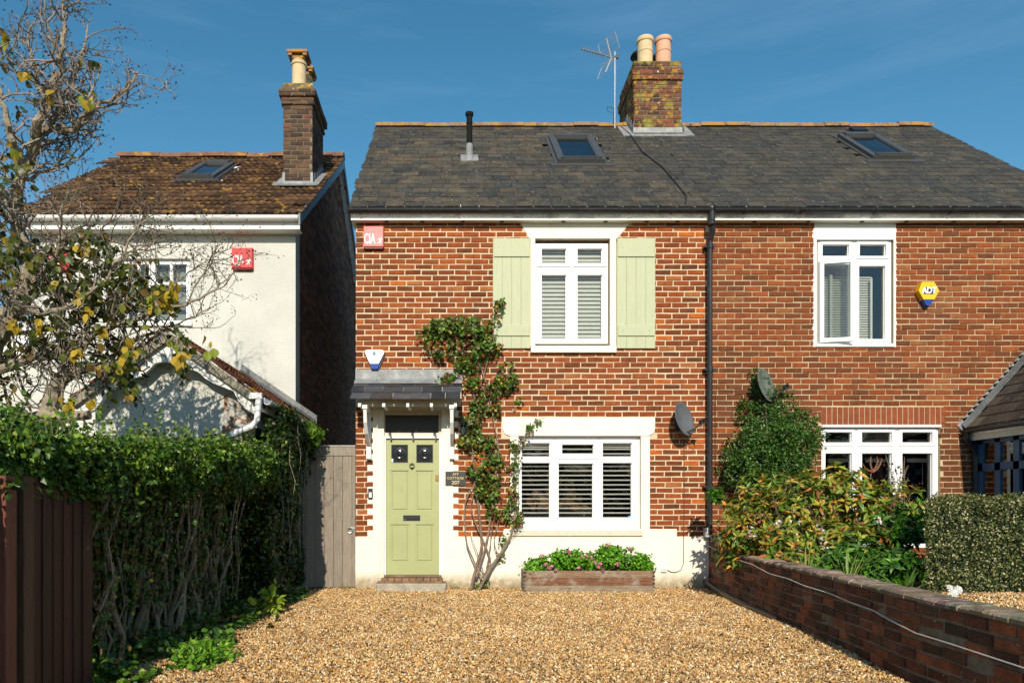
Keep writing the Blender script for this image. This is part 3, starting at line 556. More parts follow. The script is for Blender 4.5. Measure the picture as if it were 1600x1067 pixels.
for bx in (-1.195, -.052):
    m = MB(); m.box(bx-.033, bx+.033, -.5, -.02, 2.425, 2.475); m.box(bx-.028, bx+.028, -.065, -.011, 1.83, 2.424)
    m.bbox(bx-.033, bx+.033, -.085, -.011, 1.79, 1.98, .006)
    pl = [(-.44, 2.424), (-.40, 2.30), (-.30, 2.17), (-.18, 2.09), (-.066, 2.02), (-.066, 1.95), (-.20, 2.02), (-.34, 2.11), (-.45, 2.25), (-.485, 2.424)]; yz(m, pl[::-1], bx-.022, bx+.022); m.build('bracket', M['paint_white'], can)
# roof
decks = lambda m_, a, b, s_, back: (yz(m_, [(s_.y0+.06, s_.z0-.12), (s_.y0+s_.d[0]*s_.L, s_.z0+s_.d[1]*s_.L-.16), (s_.y0+s_.d[0]*s_.L, s_.z0+s_.d[1]*s_.L-.055), (s_.y0-.0, s_.z0-.035)], a, b), yz(m_, [(s_.y0+s_.d[0]*s_.L, s_.z0+s_.d[1]*s_.L-.16), (back, s_.z0-.15), (back, s_.z0-.03), (s_.y0+s_.d[0]*s_.L, s_.z0+s_.d[1]*s_.L-.05)], a, b))
m = MB(); decks(m, XL-.05, XM, SP, 6.95); roof = m.build('roof', M['slate'], cot)
for p_ in ():
    pass
rw = [on_slope(SP, *p) for p in ((860, 219), (868, 258), (926, 219), (943, 258))]
rx0, rx1, rt0, rt1 = (rw[0][0]+rw[1][0])/2-.0, (rw[2][0]+rw[3][0])/2, (rw[1][1]+rw[3][1])/2, (rw[0][1]+rw[2][1])/2
exr = [(rx0-.03, rx1+.03, rt0-.1, rt1+.05)]
CH0, CH1, CY0, CY1 = X(990, 2.74), X(1065, 2.74), 2.74, 3.83
ct = (CY0-SP.y0)/SP.d[0]; exr2 = [(CH0, CH1, ct, 9)]
slates(roof, SP, -1.452, XM, .2, .25, exr+exr2, SLS, SPAL, M['slate'], scol, (1.2, .6))
ridge(roof, -1.46, CH0-.02, 3.22, RIDGE_Z, M['ridge'])
roof_window(roof, SP, rx0, rx1, rt0, rt1)
m = MB()
for i in range(23): m.box(-1.452, -1.40, .0, .0, 0, 0) if False else None
# flue
fx, ft, fy = on_slope(SP, 733.5, 250); fz = SP.at(fx, ft)[2]
m = MB(); m.lathe([(.085, -.06), (.075, .0), (.058, .06), (.055, .24), (.05, .25)], (fx, fy, fz), 12); m.box(-.14, .14, -.12, .22, .012, .022, M=SP.mat(fx, ft)); m.build('flue_flashing', M['lead'], roof)
m = MB(); fzt = Z(177, fy); m.lathe([(.046, .2), (.046, fzt-fz-.18), (.052, fzt-fz-.175), (.052, fzt-fz-.15), (.046, fzt-fz-.145), (.046, fzt-fz-.06), (.06, fzt-fz-.05), (.066, fzt-fz-.02), (.066, fzt-fz)], (fx, fy, fz), 14); m.build('flue_pipe', mat('matt_black_flue', (.012, .012, .013), rough=.8, var=.2, spec=.1), roof, smooth=False)
# gutter, fascia, soffit for both halves
GY, GZ = -.195, Z(324.5, -.25)
def eaves(parent, x0, x1, vents, br, bl=None):
    m = MB(); m.box(x0, x1, -.13, -.112, Z(344, -.13), Z(327, -.13)); m.build('fascia', M['paint_white'], parent)
    m = MB(); m.box(x0, x1, -.112, 0.28, Z(344, -.13)+.004, Z(344, -.13)+.016); so_ = m.build('soffit', M['paint_white'], parent)
    for v in vents:
        k = MB(); k.lathe([(.034, 0), (.028, .005), (.012, .003)], (0, 0, 0), 10, (1, 1, 1), Matrix.Translation((X(v, -.05), -.065, Z(344, -.13)+.0055)) @ Matrix.Rotation(R(180), 4, 'X')); k.build('soffit_vent', M['black_metal'], so_)
    gutter(parent, x0-.02, x1, GY, GZ, .056, M['gutter'], brackets=[X(b, -.22) for b in br])
eaves(cot, -1.43, XM-.001, (604, 660, 723, 784, 880, 946, 1010, 1058), (562, 718, 860, 984, 1050))
# chimney
def chimney(parent, x0, x1, y0, y1, zb, zt, corb, pal, m_b, slope, nmort='mortar_dark'):
    """corb: list of (z0,z1,offset)"""
    c = MB(); c.box(x0, x1, y0+.0, y1, zb-.5, zt-.005)
    for a, b, o_ in corb: c.box(x0-o_+.004, x1+o_-.004, y0-o_+.004, y1+o_-.004, a+.004, b-.004)
    ch = c.build('chimney', M[nmort], parent)
    bands = []; zz = zb
    for a, b, o_ in sorted(corb): bands.append((zz, a, 0)); bands.append((a, b, o_)); zz = b
    bands.append((zz, zt, 0)); k = slope.d[1]/slope.d[0]
    for a, b, o_ in bands:
        n_ = int(round((b-a)/.077))
        if n_ < 1: continue
        p = (.228, (b-a)/n_)
        fz_ = lambda z_: [(-99, x0-o_)]
        lay(ch, x0-o_, x1+o_, a, b, y0-o_-.009, lambda z_: [], pal, m_b, pitch=p, gap=(.011, .012), nind=200, stuffname='side_bricks')
        for xs, fl in ((x0-o_-.009, -1), (x1+o_+.009, 1)):
            lay(ch, y0-o_, y1+o_, a, b, xs, lambda z_: [((z_-slope.z0)/k+slope.y0-.1 if (z_-slope.z0)/k+slope.y0 < 3.2 and z_ < 8.0 and False else 99, 100)], pal, m_b, axis='y', flip=fl, pitch=p, gap=(.011, .012), nind=40, stuffname='side_bricks')
    return ch
DPAL = [lin(c) for c in ('684536', '72493a', '5c4034', '7a4c3b', '4c3a32', '6a493c', '5a463a')]
zb = Z(207, 2.74); zt = Z(98, 2.74)
ch = chimney(cot, CH0+.01, CH1-.01, CY0, CY1, zb, zt, [(Z(126.5, 2.74), Z(111, 2.74), .03)], DPAL, M['brick_dark'], SP)
m = MB(); fc = (.14, .12, .06); m.box(CH0, CH1, CY0-.005, CY1, zt-.004, zt+.02, fc); m.lathe([(.3, .02), (.1, .05)], ((CH0+CH1)/2, (CY0+CY1)/2, zt-.01), 8, fc); m.build('flaunching', M['brick_dark'], ch)
def pot(parent, x, y, z, r, h, m_, cowl=None):
    k = MB(); k.lathe([(r*1.02, 0), (r*.95, h*.1), (r*.93, h*.52), (r*.99, h*.53), (r*.99, h*.57), (r*.93, h*.58), (r*.93, h*.84), (r*1.06, h*.87), (r*1.08, h*.95), (r*1.0, h), (r*.8, h), (r*.78, h*.5)], (x, y, z), 20)
    o = k.build('chimney_pot', M[m_], parent, smooth=False)
    return o
zp = zt+.015
pot(ch, X(1008.5, 2.95), 2.98, zp, .142, Z(57, 2.9)-zp, 'pot_buff'); pot(ch, X(1037, 2.95), 2.98, zp, .142, Z(57, 2.9)-zp, 'pot')
for px_ in (1004, 1030):
    x_ = X(px_, 3.6)-.0; o = pot(ch, x_, 3.5, zp, .14, .42, 'pot')
k = MB(); k.lathe([(.03, .40), (.03, .52), (.19, .55), (.17, .60), (.05, .635)], (X(1001, 3.5), 3.5, zp), 18); k.lathe([(.03, .40), (.03, .5), (.18, .52), (.15, .57), (.05, .6)], (X(1030, 3.5), 3.55, zp), 18)
k.build('cowl', M['black_metal'], ch)
# lead apron and side flashings at the chimney foot
m = MB(); Mx = SP.mat((CH0+CH1)/2, ct, .02); hw = (CH1-CH0)/2
m.box(-hw-.06, hw+.06, -.13, .02, -.004, .006, M=Mx); m.box(CH0-.008, CH1+.008, CY0-.022, CY0-.010, zb-.02, zb+.075)
for s in (-1, 1):
    m.box(min(s*hw, s*(hw+.2)), max(s*hw, s*(hw+.2)), -.11, .62, -.002, .008, M=Mx)
    xs = CH0-.012 if s < 0 else CH1+.006; k_ = SP.d[1]/SP.d[0]; y_ = CY0; 
    while y_ < 3.2:
        z_ = SP.z0+(y_-SP.y0)*k_; m.box(xs, xs+.006, y_-.02, y_+.17, z_-.05, z_+.22); y_ += .15
yz(m, [(CY0-.12, zb-.03), (CY0-.02, zb+.14), (CY0+.1, zb+.2), (CY0+.1, zb-.0)], CH1+.014, CH1+.02); m.build('flashing', M['lead'], ch)

# ================================================================== RIGHT HOUSE
rh = thing('brick_house', 'right half of the brick pair with white windows and no shutters, partly behind shrubs', 'house', (6.0, 0, 0))
U, Lo = rect(1276, 1396, 357, 543), rect(1283, 1469, 663, 858)
XE = 8.55
m = MB(); m.holed(XM, XE, 0, 5.06, 0, .28, [U, Lo]); wall_r = m.build('wall', M['mortar_right'], rh)
rects_r = [U, (U[0]-.045, U[0], U[2], U[3]), (U[1], U[1]+.03, U[2], U[3]), Lo, rect(1283, 1471, 635.5, 664), rect(1272, 1399, 348, 377)]
BPAL_R = [tuple(.72*a+.28*b for a, b in zip(c, (.17, .055, .022))) for c in BPAL]
lay(wall_r, XM+.006, XE, .05, 5.055, -.0095, in_rects(rects_r), BPAL_R, M['brick_right'], pitch=(.231, .0752), gap=(.011, .0125), cfun=bcol_r, focus=(5.6, 3.4))
# soldier course
x = X(1283)
while x < X(1470):
    k = MB(); w_ = .0752; z0_ = Z(663.3); k.bbox(x+.005, x+w_-.006, -.008, .04, z0_, Z(636), .004, jit(lin('8c4c34'), .12)); k.build('brick', M['brick_right'], wall_r); x += w_
m = MB(); m2 = MB(); m.box(U[0]-.045, U[0], -.004, 0, U[2], U[3]); m2.box(U[1], U[1]+.03, -.004, 0, U[2], U[3])
zz = U[2]
while zz < U[3]-.05:
    m.box(U[0]-.045-random.uniform(0, .02), U[0]-.006, -.0075, -.0041, zz+.006, zz+.062); m2.box(U[1]+.004, U[1]+.03+random.uniform(0, .015), -.0075, -.0041, zz+.006, zz+.062); zz += .0752
m.build('painted_jamb', M['paint_white'], wall_r); m2.build('painted_jamb', M['paint_white'], wall_r)
m = MB(); m.prism([(X(1276), Z(375)), (X(1395), Z(375)), (X(1399), Z(371)), (X(1399), Z(349)), (X(1272), Z(349)), (X(1272), Z(371))][::1], -.012, .0); m.build('lintel', M['paint_white'], wall_r)
m = MB(); m.bbox(X(1275), X(1396), -.03, .04, Z(542.5), Z(537.5), .004); m.build('sill', M['upvc'], wall_r)
m = MB(); m.bbox(X(1281), X(1470), -.02, .05, Z(667.5), Z(663.5), .004); m.build('window_head', M['upvc'], wall_r)
wr = window(rh, (1277.5, 1392.5, 374.5, 540), .03, [(1284.5, 1326, 382.5, 400.5), (1342.5, 1383.5, 382.5, 400.5), (1285, 1327, 413, 532), (1341.5, 1382.5, 416, 530)], sash=[(1281, 1330, 378.5, 404.5), (1338, 1388, 378.5, 404.5), (1337.5, 1388, 408, 534)], glass=GLASS_B, label='upper window with its left casement ajar')
# open casement hinged on the left, swung outwards
cw, chh = X(1329, .03)-X(1279, .03), Z(408, .03)-Z(536, .03); Mx = Matrix.Translation((X(1279, .03), .012, Z(536, .03))) @ Matrix.Rotation(R(-13), 4, 'Z')
k = MB(); k.holed(0, cw, 0, chh, -.03, .03, [(.055, cw-.055, .055, chh-.055)]); k.v = [tuple(Mx @ Vector(p)) for p in k.v]; cs = k.build('casement', M['upvc'], wr)
k = MB(); k.box(.05, cw-.05, -.003, .003, .05, chh-.05, M=Mx); k.build('pane', GLASS_B, cs)
k = MB(); k.box(cw-.03, cw+.02, .03, .04, chh*.45, chh*.47, M=Mx); k.build('handle', M['alu'], cs)
slat_set(wr, X(1284, .03), X(1372, .03), Z(530, .03), Z(426, .03), .19, .034, .03, R(60), M['blind'], th=.004)
m = MB(); m.box(X(1302, .03), X(1306, .03), .12, .13, Z(532), Z(425)); m.box(X(1368), X(1371), .12, .13, Z(532), Z(430)); m.build('blind_cord', M['blind'], wr)
wb = window(rh, (1283.5, 1467, 667, 857), .05, [(1289, 1330, 675, 691.5), (1346, 1392.5, 675, 691.5), (1409, 1456, 675, 691.5), (1289, 1330, 708, 850), (1346, 1392.5, 708, 850), (1409, 1456, 708, 850)],
            sash=[(1285, 1334, 671, 697), (1340, 1397, 671, 697), (1404, 1461, 671, 697), (1285, 1334, 702, 855), (1341, 1397, 702, 855), (1404, 1461, 702, 855)], label='wide lower window with dark panes and pelmets behind')
for a, b in ((1289, 1319), (1347, 1381), (1411, 1444)):
    k = MB(); k.box(X(a, .4), X(b, .4), .30, .33, Z(722, .3), Z(716, .3)); k.tube([(X(a, .4), .3, Z(688, .3)), (X(b, .4), .3, Z(688, .3))], .012, 6); k.build('blind_head', M['blind'], wb)
k = MB(); k.tube([(X(1440.5, .3), .29, Z(722, .3)), (X(1440.5, .3), .29, Z(752, .3))], .003, 4); k.tube([(X(1440.5, .3), .29, Z(752, .3)), (X(1440.5, .3), .29, Z(757, .3))], .008, 6); k.build('blind_cord', M['blind'], wb)
# structure behind
m = MB(); yz(m, [(0, -.05), (6.9, -.05), (6.9, 5.0), (3.35, 7.95), (0, 5.0)], XE, XE+.28); m.build('side_wall', M['mortar_dark'], rh)
m = MB(); m.box(XM+.1, XE, 6.6, 6.88, -.05, 5.0); m.build('back_wall', M['mortar_dark'], rh)
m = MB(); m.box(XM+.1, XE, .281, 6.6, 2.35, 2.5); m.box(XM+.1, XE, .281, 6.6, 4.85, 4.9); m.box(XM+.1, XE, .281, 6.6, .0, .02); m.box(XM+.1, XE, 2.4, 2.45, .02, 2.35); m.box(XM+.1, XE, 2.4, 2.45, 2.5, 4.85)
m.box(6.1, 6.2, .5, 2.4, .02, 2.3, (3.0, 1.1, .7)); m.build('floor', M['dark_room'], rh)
m = MB(); decks(m, XM+.001, XE+.1, SP, 6.95); roof2 = m.build('roof', M['slate'], rh)
rw = [on_slope(SP, *p) for p in ((1313, 217), (1355, 252), (1376, 217), (1420, 252))]
rx0, rx1, rt0, rt1 = (rw[0][0]+rw[1][0])/2, (rw[2][0]+rw[3][0])/2, (rw[1][1]+rw[3][1])/2, (rw[0][1]+rw[2][1])/2
slates(roof2, SP, XM, XE+.13, .2, .25, [(rx0-.03, rx1+.03, rt0-.1, rt1+.05), (CH0, CH1, ct, 9)], SLS, SPAL, M['slate'], scol, (5.4, 1.0))
ridge(roof2, CH1+.02, XE+.14, 3.22, RIDGE_Z, M['ridge'])
roof_window(roof2, SP, rx0, rx1, rt0, rt1)
vx, vt, vy = on_slope(SP, 1340, 207.5); m = MB(); m.box(-.13, .13, -.1, .1, .02, .07, M=SP.mat(vx, vt)); m.box(-.17, .17, -.14, .12, .015, .025, M=SP.mat(vx, vt)); m.build('roof_vent', M['black_metal'], roof2)
eaves(rh, XM+.001, XE+.1, (1178, 1262, 1346, 1415, 1489, 1560), (1164, 1252, 1368, 1486))
# downpipe on the party line
dpy = -.10; m = MB(); dx = X(1109, -.1)
m.tube([(X(1112, -.2), GY, GZ-.05), (X(1112, -.2), GY, Z(345, -.2)), (dx+.02, -.15, Z(362, -.15)), (dx, dpy, Z(378, -.1)), (dx, dpy, Z(834, -.1))], .037, 12)
for py_ in (385, 577, 760): m.tube([(dx, dpy, Z(py_+4, -.1)), (dx, dpy, Z(py_-4, -.1))], .046, 12); m.box(dx-.075, dx+.075, dpy-.01, -.006, Z(py_+1.5, -.1), Z(py_-1.5, -.1))
m.tube([(X(1112, -.2), GY, GZ-.02), (X(1112, -.2), GY, Z(345, -.2))], .048, 12); m.tube([(X(1112.2, -.2), GY, Z(352, -.2)), (X(1111.5, -.2), GY+.01, Z(346, -.2))], .05, 12)
m.build('downpipe', M['gutter'], rh, smooth=False)
m = MB(); m.box(X(1098), X(1108), -.12, -.02, Z(838), Z(824)); m.build('drain_box', M['cable_white'], rh)

# ---- right house: lean-to porch with blue joinery
PX = 7.15; pb = MB()
PS_a = math.atan(1.11)
# roof plane rises to the right: rows of slates run along y. local: u = -y (towards camera), v = up slope (x,z)
pz0 = Z(668)-.02; px0 = X(1505)
pL = 2.2; cosA, sinA = math.cos(PS_a), math.sin(PS_a)
Rp = np.array([[0, cosA, -sinA], [-1, 0, 0], [0, sinA, cosA]])
pb.add([(px0, -2.4, pz0-.05), (px0+pL*cosA, -2.4, pz0+pL*sinA-.05), (px0+pL*cosA, -.0, pz0+pL*sinA-.05), (px0, 0, pz0-.05), (px0+.05, -2.4, pz0-.1), (px0+pL*cosA+.05, -2.4, pz0+pL*sinA-.1), (px0+pL*cosA+.05, -.0, pz0+pL*sinA-.1), (px0+.05, 0, pz0-.1)], [(0, 3, 2, 1), (4, 5, 6, 7), (0, 1, 5, 4), (3, 7, 6, 2), (0, 4, 7, 3)])
porch = pb.build('porch', M['slate'], rh)
pos, Rm, S, ci, si = [], [], [], [], []
PPAL = [lin(c) for c in ('4d473f', '5a5248', '433d38', '66604f', '504a45')]
r_ = 0
while r_*.19 < pL:
    y = .02-(r_ % 2)*.15
    while y > -2.4:
        a, b = min(y, 0), max(y-.295, -2.4)
        if a-b > .04:
            t = r_*.19; pos.append((px0+t*cosA-.012*sinA, (a+b)/2, pz0+t*sinA+.012*cosA)); Rm.append(Rp @ rotx(-R(3))); S.append(((a-b)/.25, 1, 1.6)); ci.append(random.randrange(5)); si.append(random.randrange(8))
        y -= .3
    r_ += 1
pieces('slate', porch, M['slate'], SLS, PPAL, pos, Rm, S, ci, si, nind=300)
# stepped lead flashing against the wall
t = 0; i = 0
while t < 1.6:
    k = MB(); x_ = px0+t*cosA; z_ = pz0+t*sinA; k.prism([(x_-.03, z_-.02), (x_+.10, z_+.09), (x_+.02+.02, z_+.17), (x_-.045+.03, z_+.145), (x_-.10, z_+.05)][::1], -.022, -.0075); k.build('flashing', M['lead'], porch); t += .105
k = MB(); k.add([(px0-.02, -.09, pz0+.0), (px0+1.7*cosA, -.09, pz0+1.7*sinA+.03), (px0+1.7*cosA-.03, -.012, pz0+1.7*sinA+.10), (px0-.05, -.012, pz0+.07)], [(0, 1, 2, 3), (3, 2, 1, 0)]); k.build('flashing', M['lead'], porch)
def ygutter(parent, x, y0, y1, z, r, m_):
    g_ = MB(); pr = [(x+r*math.cos(a), z+r*math.sin(a)) for a in [R(180+i*22.5) for i in range(9)]]; pi = [(x+(r-.006)*math.cos(a), z+(r-.006)*math.sin(a)) for a in [R(180+i*22.5) for i in range(9)]][::-1]; PP = pr+pi; k = len(PP)
    V = [(a, y0, b) for a, b in PP]+[(a, y1, b) for a, b in PP]; g_.add(V, [(i, (i+1) % k, (i+1) % k+k, i+k) for i in range(k)]+[tuple(range(k)), tuple(range(2*k-1, k-1, -1))]); return g_.build('gutter', m_, parent)
ygutter(porch, px0-.02, -2.4, -.02, pz0-.02, .052, M['gutter'])
k = MB(); k.box(px0+.035, px0+.055, -2.4, -.01, pz0-.17, pz0-.045); k.build('fascia', M['trim_old'], porch)
k = MB(); dxx = X(1518); k.tube([(px0-.02, -.1, pz0-.05), (px0-.02, -.1, pz0-.14), (px0+.06, -.09, pz0-.26), (dxx, -.08, pz0-.36), (dxx, -.08, .3)], .034, 10); k.tube([(dxx, -.08, pz0-.4), (dxx, -.08, pz0-.5)], .042, 10); k.build('downpipe', M['gutter'], porch, smooth=False)
fx0 = px0+.12; k = MB()   # timber side frame facing -x
zt_ = pz0-.1
def ybox(m_, y0, y1, z0, z1, t=.06, c=(1, 1, 1)): m_.box(fx0, fx0+t, y0, y1, z0, z1, c)
for y_ in (-.10, -.42, -.74, -1.06, -1.4, -2.0): ybox(k, y_-.095, y_, .5, zt_)
for z_ in (zt_-.12, 1.62, .62): ybox(k, -2.3, -.01, z_, z_+.10, .052)
ybox(k, -.03, -.008, .5, zt_, .058); k.box(fx0-.02, fx0+.08, -2.35, -.008, .42, .5); fr = k.build('window', M['blue_paint'], porch)
k = MB(); k.box(fx0+.02, fx0+.026, -2.3, -.01, .52, zt_); k.build('pane', GLASS, fr)
k = MB(); k.box(fx0, fx0+.2, -2.35, -.012, .0, .42); k.build('low_wall', M['brick_right'], porch, )
k = MB(); k.box(fx0+.6, fx0+.72, -.1, -.008, .4, 2.1); k.build('door_frame', M['upvc'], porch)

# ================================================================== LEFT HOUSE
LX0, LX1, LY = X(47, 1), X(461, 1), 1.0
lh = thing('rendered_house', 'white rendered house with brown tiled roof on the left behind the bare tree', 'house', ((LX0+LX1)/2, LY, 0))
LS = Slope(.72, Z(334, .72), 4.94, 8.33)
Wl = rect(187, 297, 404, 506, 1)
m = MB(); m.holed(LX0, LX1+.008, -.05, Z(373, 1)+.25, 1, 1.28, [Wl]); m.build('wall', M['white_render'], lh)
k_ = LS.d[1]/LS.d[0]; ry, rz = LS.y0+LS.d[0]*LS.L, LS.z0+LS.d[1]*LS.L
m = MB(); yz(m, [(1.281, -.05), (8.9, -.05), (8.9, 5.4), (ry, rz-.14), (1.28, Z(373, 1)+.45), ], LX1-.25, LX1-.006); side = m.build('side_wall', M['mortar_dark'], lh)
def ex_g(z): 
    if z < 5.6: return []
    return [(-9, (z-LS.z0)/k_+LS.y0+.12), (2*ry-((z-LS.z0)/k_+LS.y0)-.12, 99)]
SPALD = [lin(c) for c in ('7a5040', '6c4638', '84594a', '5c4036', '8e604c')]
lay(side, 1.29, 8.9, .0, 8.2, LX1, ex_g, SPALD, M['brick_left_chimney'], axis='y', flip=1, nind=0, stuffname='side_bricks', shapes=BS[:3], gap=(.011, .013))
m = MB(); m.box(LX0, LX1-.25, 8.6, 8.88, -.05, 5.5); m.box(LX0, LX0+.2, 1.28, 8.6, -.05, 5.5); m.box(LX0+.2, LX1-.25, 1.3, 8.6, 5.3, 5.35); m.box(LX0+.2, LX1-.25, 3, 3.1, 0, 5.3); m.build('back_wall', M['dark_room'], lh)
# roof: hipped slightly on the left
VX = X(470, .72)
lroof_x0 = -6.62
def tile_shape():
    m_ = MB(); n_ = 9; W_ = .24; pr = [(-W_/2+W_*i/(n_-1)*1.06, .022*(0.5-0.5*math.cos(2*math.pi*2*i/(n_-1)))) for i in range(n_)]; j = [random.uniform(-.003, .003) for _ in range(4)]
    V = [(x, j[0], h+.02) for x, h in pr]+[(x, .36, h+.004) for x, h in pr]+[(x, j[0]+.002, h-.004) for x, h in pr]
    Fs = [(i, i+1, n_+i+1, n_+i) for i in range(n_-1)]+[(2*n_+i, 2*n_+i+1, i+1, i) for i in range(n_-1)]+[(0, n_, 2*n_), (n_-1, 3*n_-1, 2*n_-1)]; return shape(V, Fs)
TSH = [tile_shape() for _ in range(5)]
TPAL = [lin(c) for c in ('5c4635', '523e30', '634b38', '4a392d', '6b513c', '554233', '423329', '70553d')]
m = MB(); decks(m, lroof_x0, VX-.03, LS, 8.9+.2); 
roof3 = m.build('roof', M['tile'], lh)
rw = [on_slope(LS, *p) for p in ((310, 260), (289, 282), (359, 260), (343, 283))]
rx0, rx1, rt0, rt1 = (rw[0][0]+rw[1][0])/2, (rw[2][0]+rw[3][0])/2, (rw[1][1]+rw[3][1])/2, (rw[0][1]+rw[2][1])/2
LCY0 = 2.5; LCY1 = 3.5; LC0, LC1 = X(443, LCY0), X(488, LCY0); lct = (LCY0-LS.y0)/LS.d[0]; lct1 = (LCY1-LS.y0)/LS.d[0]
pos, Rm, S, ci, si, sc = [], [], [], [], [], []; gauge = .285
for r in range(int(LS.L/gauge)+1):
    t = r*gauge
    if t > LS.L-.05: break
    x = VX-.12
    xl = lroof_x0-.45*(t/LS.L)
    while x > xl:
        if not ((rx0-.08 < x < rx1+.08 and rt0-.22 < t < rt1+.02) or (LC0-.03 < x < LC1+.03 and lct-.2 < t < lct1)):
            pos.append(LS.at(x+random.gauss(0, .003), t+random.gauss(0, .006), .0+random.uniform(0, .004))); Rm.append(LS.R(R(3.5)+random.gauss(0, .02)) @ rotz(random.gauss(0, .012))); S.append((1, min(1, (LS.L-t)/.36), 1))
            ci.append(random.randrange(8)); si.append(random.randrange(5)); sc.append(-math.hypot(x+4.4, t-2))
        x -= .24
pieces('roof_tile', roof3, M['tile'], TSH, TPAL, pos, Rm, S, ci, si, sc, 300, 'outer_tiles', ja=.15)
ridge(roof3, X(184, ry), X(538, ry), ry, rz+.03, M['ridge_left'], r=.12)
roof_window(roof3, LS, rx0, rx1, rt0, rt1)
m = MB()    # left verge infill so the deck follows the tiles
m.add([LS.at(lroof_x0, 0, -.03), LS.at(lroof_x0, LS.L, -.05), LS.at(lroof_x0-.45, LS.L, -.05)], [(0, 1, 2), (2, 1, 0)]); m.build('verge', M['tile'], roof3)
for x_, nm in ((VX-.0, 1),):
    m = MB(); yz(m, [(LS.y0-.02, LS.z0-.17), (ry, rz-.21), (8.9, LS.z0-.0), (8.9, LS.z0+.13), (ry, rz-.04), (LS.y0-.02, LS.z0+.0)], x_-.03, x_-.005); m.build('barge_board', mat('blue_grey_paint', (.15, .18, .22), rough=.5), lh)
m = MB(); m.box(LX0-.1, VX-.02, LS.y0+.05, LS.y0+.07, Z(358, .77), Z(343, .77)); m.build('fascia', M['paint_white'], lh)
m = MB(); m.box(LX0-.1, VX-.035, LS.y0+.07, 1.0, Z(358, .77)+.005, Z(358, .77)+.02); m.build('soffit', M['paint_white'], lh)
gutter(lh, LX0-.14, VX-.03, LS.y0-.02, Z(336.5, .65), .058, M['upvc'], brackets=[X(p, .7) for p in (60, 160, 270, 378, 440)], bm=M['upvc'])
# its chimney
lzb, lzt = Z(292, LCY0), Z(133, LCY0)
LPAL = [lin(c) for c in ('56463b', '604c3e', '4c3e36', '665040', '463a34', '6a4a3e')]
c1, c2 = Z(165, LCY0), Z(153.5, LCY0); c3 = Z(142, LCY0)
lch = chimney(lh, LC0+.005, LC1-.005, LCY0, LCY1, lzb, c3, [(c1, c2, .03), (c2, c3, .065)], LPAL, M['brick_left_chimney'], LS)
m = MB(); m.add([(LC0-.04, LCY0-.04, c3-.002), (LC1+.04, LCY0-.04, c3-.002), (LC1+.04, LCY1+.04, c3-.002), (LC0-.04, LCY1+.04, c3-.002), (LC0+.0, LCY0+.0, lzt+.03), (LC1-.0, LCY0+.0, lzt+.03), (LC1-.02, LCY1-.02, lzt+.03), (LC0+.02, LCY1-.02, lzt+.03)], [(0, 1, 5, 4), (1, 2, 6, 5), (2, 3, 7, 6), (3, 0, 4, 7), (4, 5, 6, 7)], (.13, .11, .06))
m.build('flaunching', M['brick_dark'], lch)
def pot_l(x, y, z, h):
    k = MB(); r = .125; k.lathe([(r*1.05, -.03), (r, .04), (r*.97, h*.68), (r*1.12, h*.70), (r*1.12, h*.74), (r*1.0, h*.76), (r*1.08, h*.8), (r*.98, h*.82), (r*.9, h*.85)], (x, y, z), 18); o = k.build('chimney_pot', M['pot_buff'], lch, smooth=False)
    k = MB()
    for a, b in ((-1, -1), (1, -1), (-1, 1), (1, 1)): k.box(x+a*.13-.035, x+a*.13+.035, y+b*.13-.035, y+b*.13+.035, z+h*.86, z+h*.97)
    k.box(x-.12, x+.12, y-.12, y+.12, z+h*.82, z+h*.9); k.box(x-.18, x+.18, y-.18, y+.18, z+h*.93, z+h); k.build('pot_cap', M['ridge'], lch)
pot_l(X(467.5, 2.75), 2.75, lzt+.02, Z(87, 2.75)-lzt-.02); pot_l(X(467.5, 2.75)-.0, 3.25, lzt+.02, Z(87, 2.75)-lzt-.0)
m = MB(); Mx = LS.mat((LC0+LC1)/2, lct, .04); hw = (LC1-LC0)/2; m.box(-hw-.16, hw+.12, -.17, .01, -.01, .004, M=Mx)
V = []; nseg = 9
for s in (-1, 1): m.box(min(s*hw, s*(hw+.13)), max(s*hw, s*(hw+.13)), -.1, .9, -.005, .006, M=Mx)
m.box(LC0-.012, LC1+.012, LCY0-.02, LCY0-.008, lzb-.06, lzb+.09); m.box(LC0-.014, LC0+.03, LCY0-.024, LCY0-.010, lzb, lzb+.24); m.box(LC1-.03, LC1+.014, LCY0-.024, LCY0-.010, lzb, lzb+.24)
y_ = LCY0
while y_ < LCY1-.1:
    z_ = LS.z0+(y_-LS.y0)*k_; m.box(LC1+.007, LC1+.013, y_, y_+.2, z_-.05, z_+.2); y_ += .16
m.build('flashing', M['lead'], lch)
# low wing seen between the branches
m = MB(); m.box(-12, LX0-.002, 1.9, 2.1, -.05, 3.7); m.build('side_wing', M['white_render'], lh)
m = MB(); yz(m, [(1.75, 3.65), (3.6, 4.6), (3.6, 4.5), (1.75, 3.55)], -12, LX0-.002); m.build('side_wing_roof', M['tile'], lh)
# window of the left house
ww = window(lh, (187, 297, 405, 505), 1.06, [(199, 214, 413, 441), (218, 233, 413, 441), (199, 214, 445, 472), (218, 233, 445, 472), (199, 214, 476, 499), (218, 233, 476, 499), (243, 265.5, 413, 441), (269, 291, 413, 441), (243, 265.5, 445, 476), (269, 291, 445, 476), (243, 265.5, 480, 501), (269, 291, 480, 501)], glass=GLASS_B)
m = MB(); m.box(X(185, 1.2), X(299, 1.2), 1.2, 1.22, Z(506, 1.2), Z(404, 1.2), (.45, .5, .5)); m.build('curtain', M['blind'], ww)
m = MB(); m.bbox(X(183, 1), X(301, 1), .95, 1.06, Z(510, 1), Z(505, 1), .006); m.build('sill', M['paint_white'], lh)
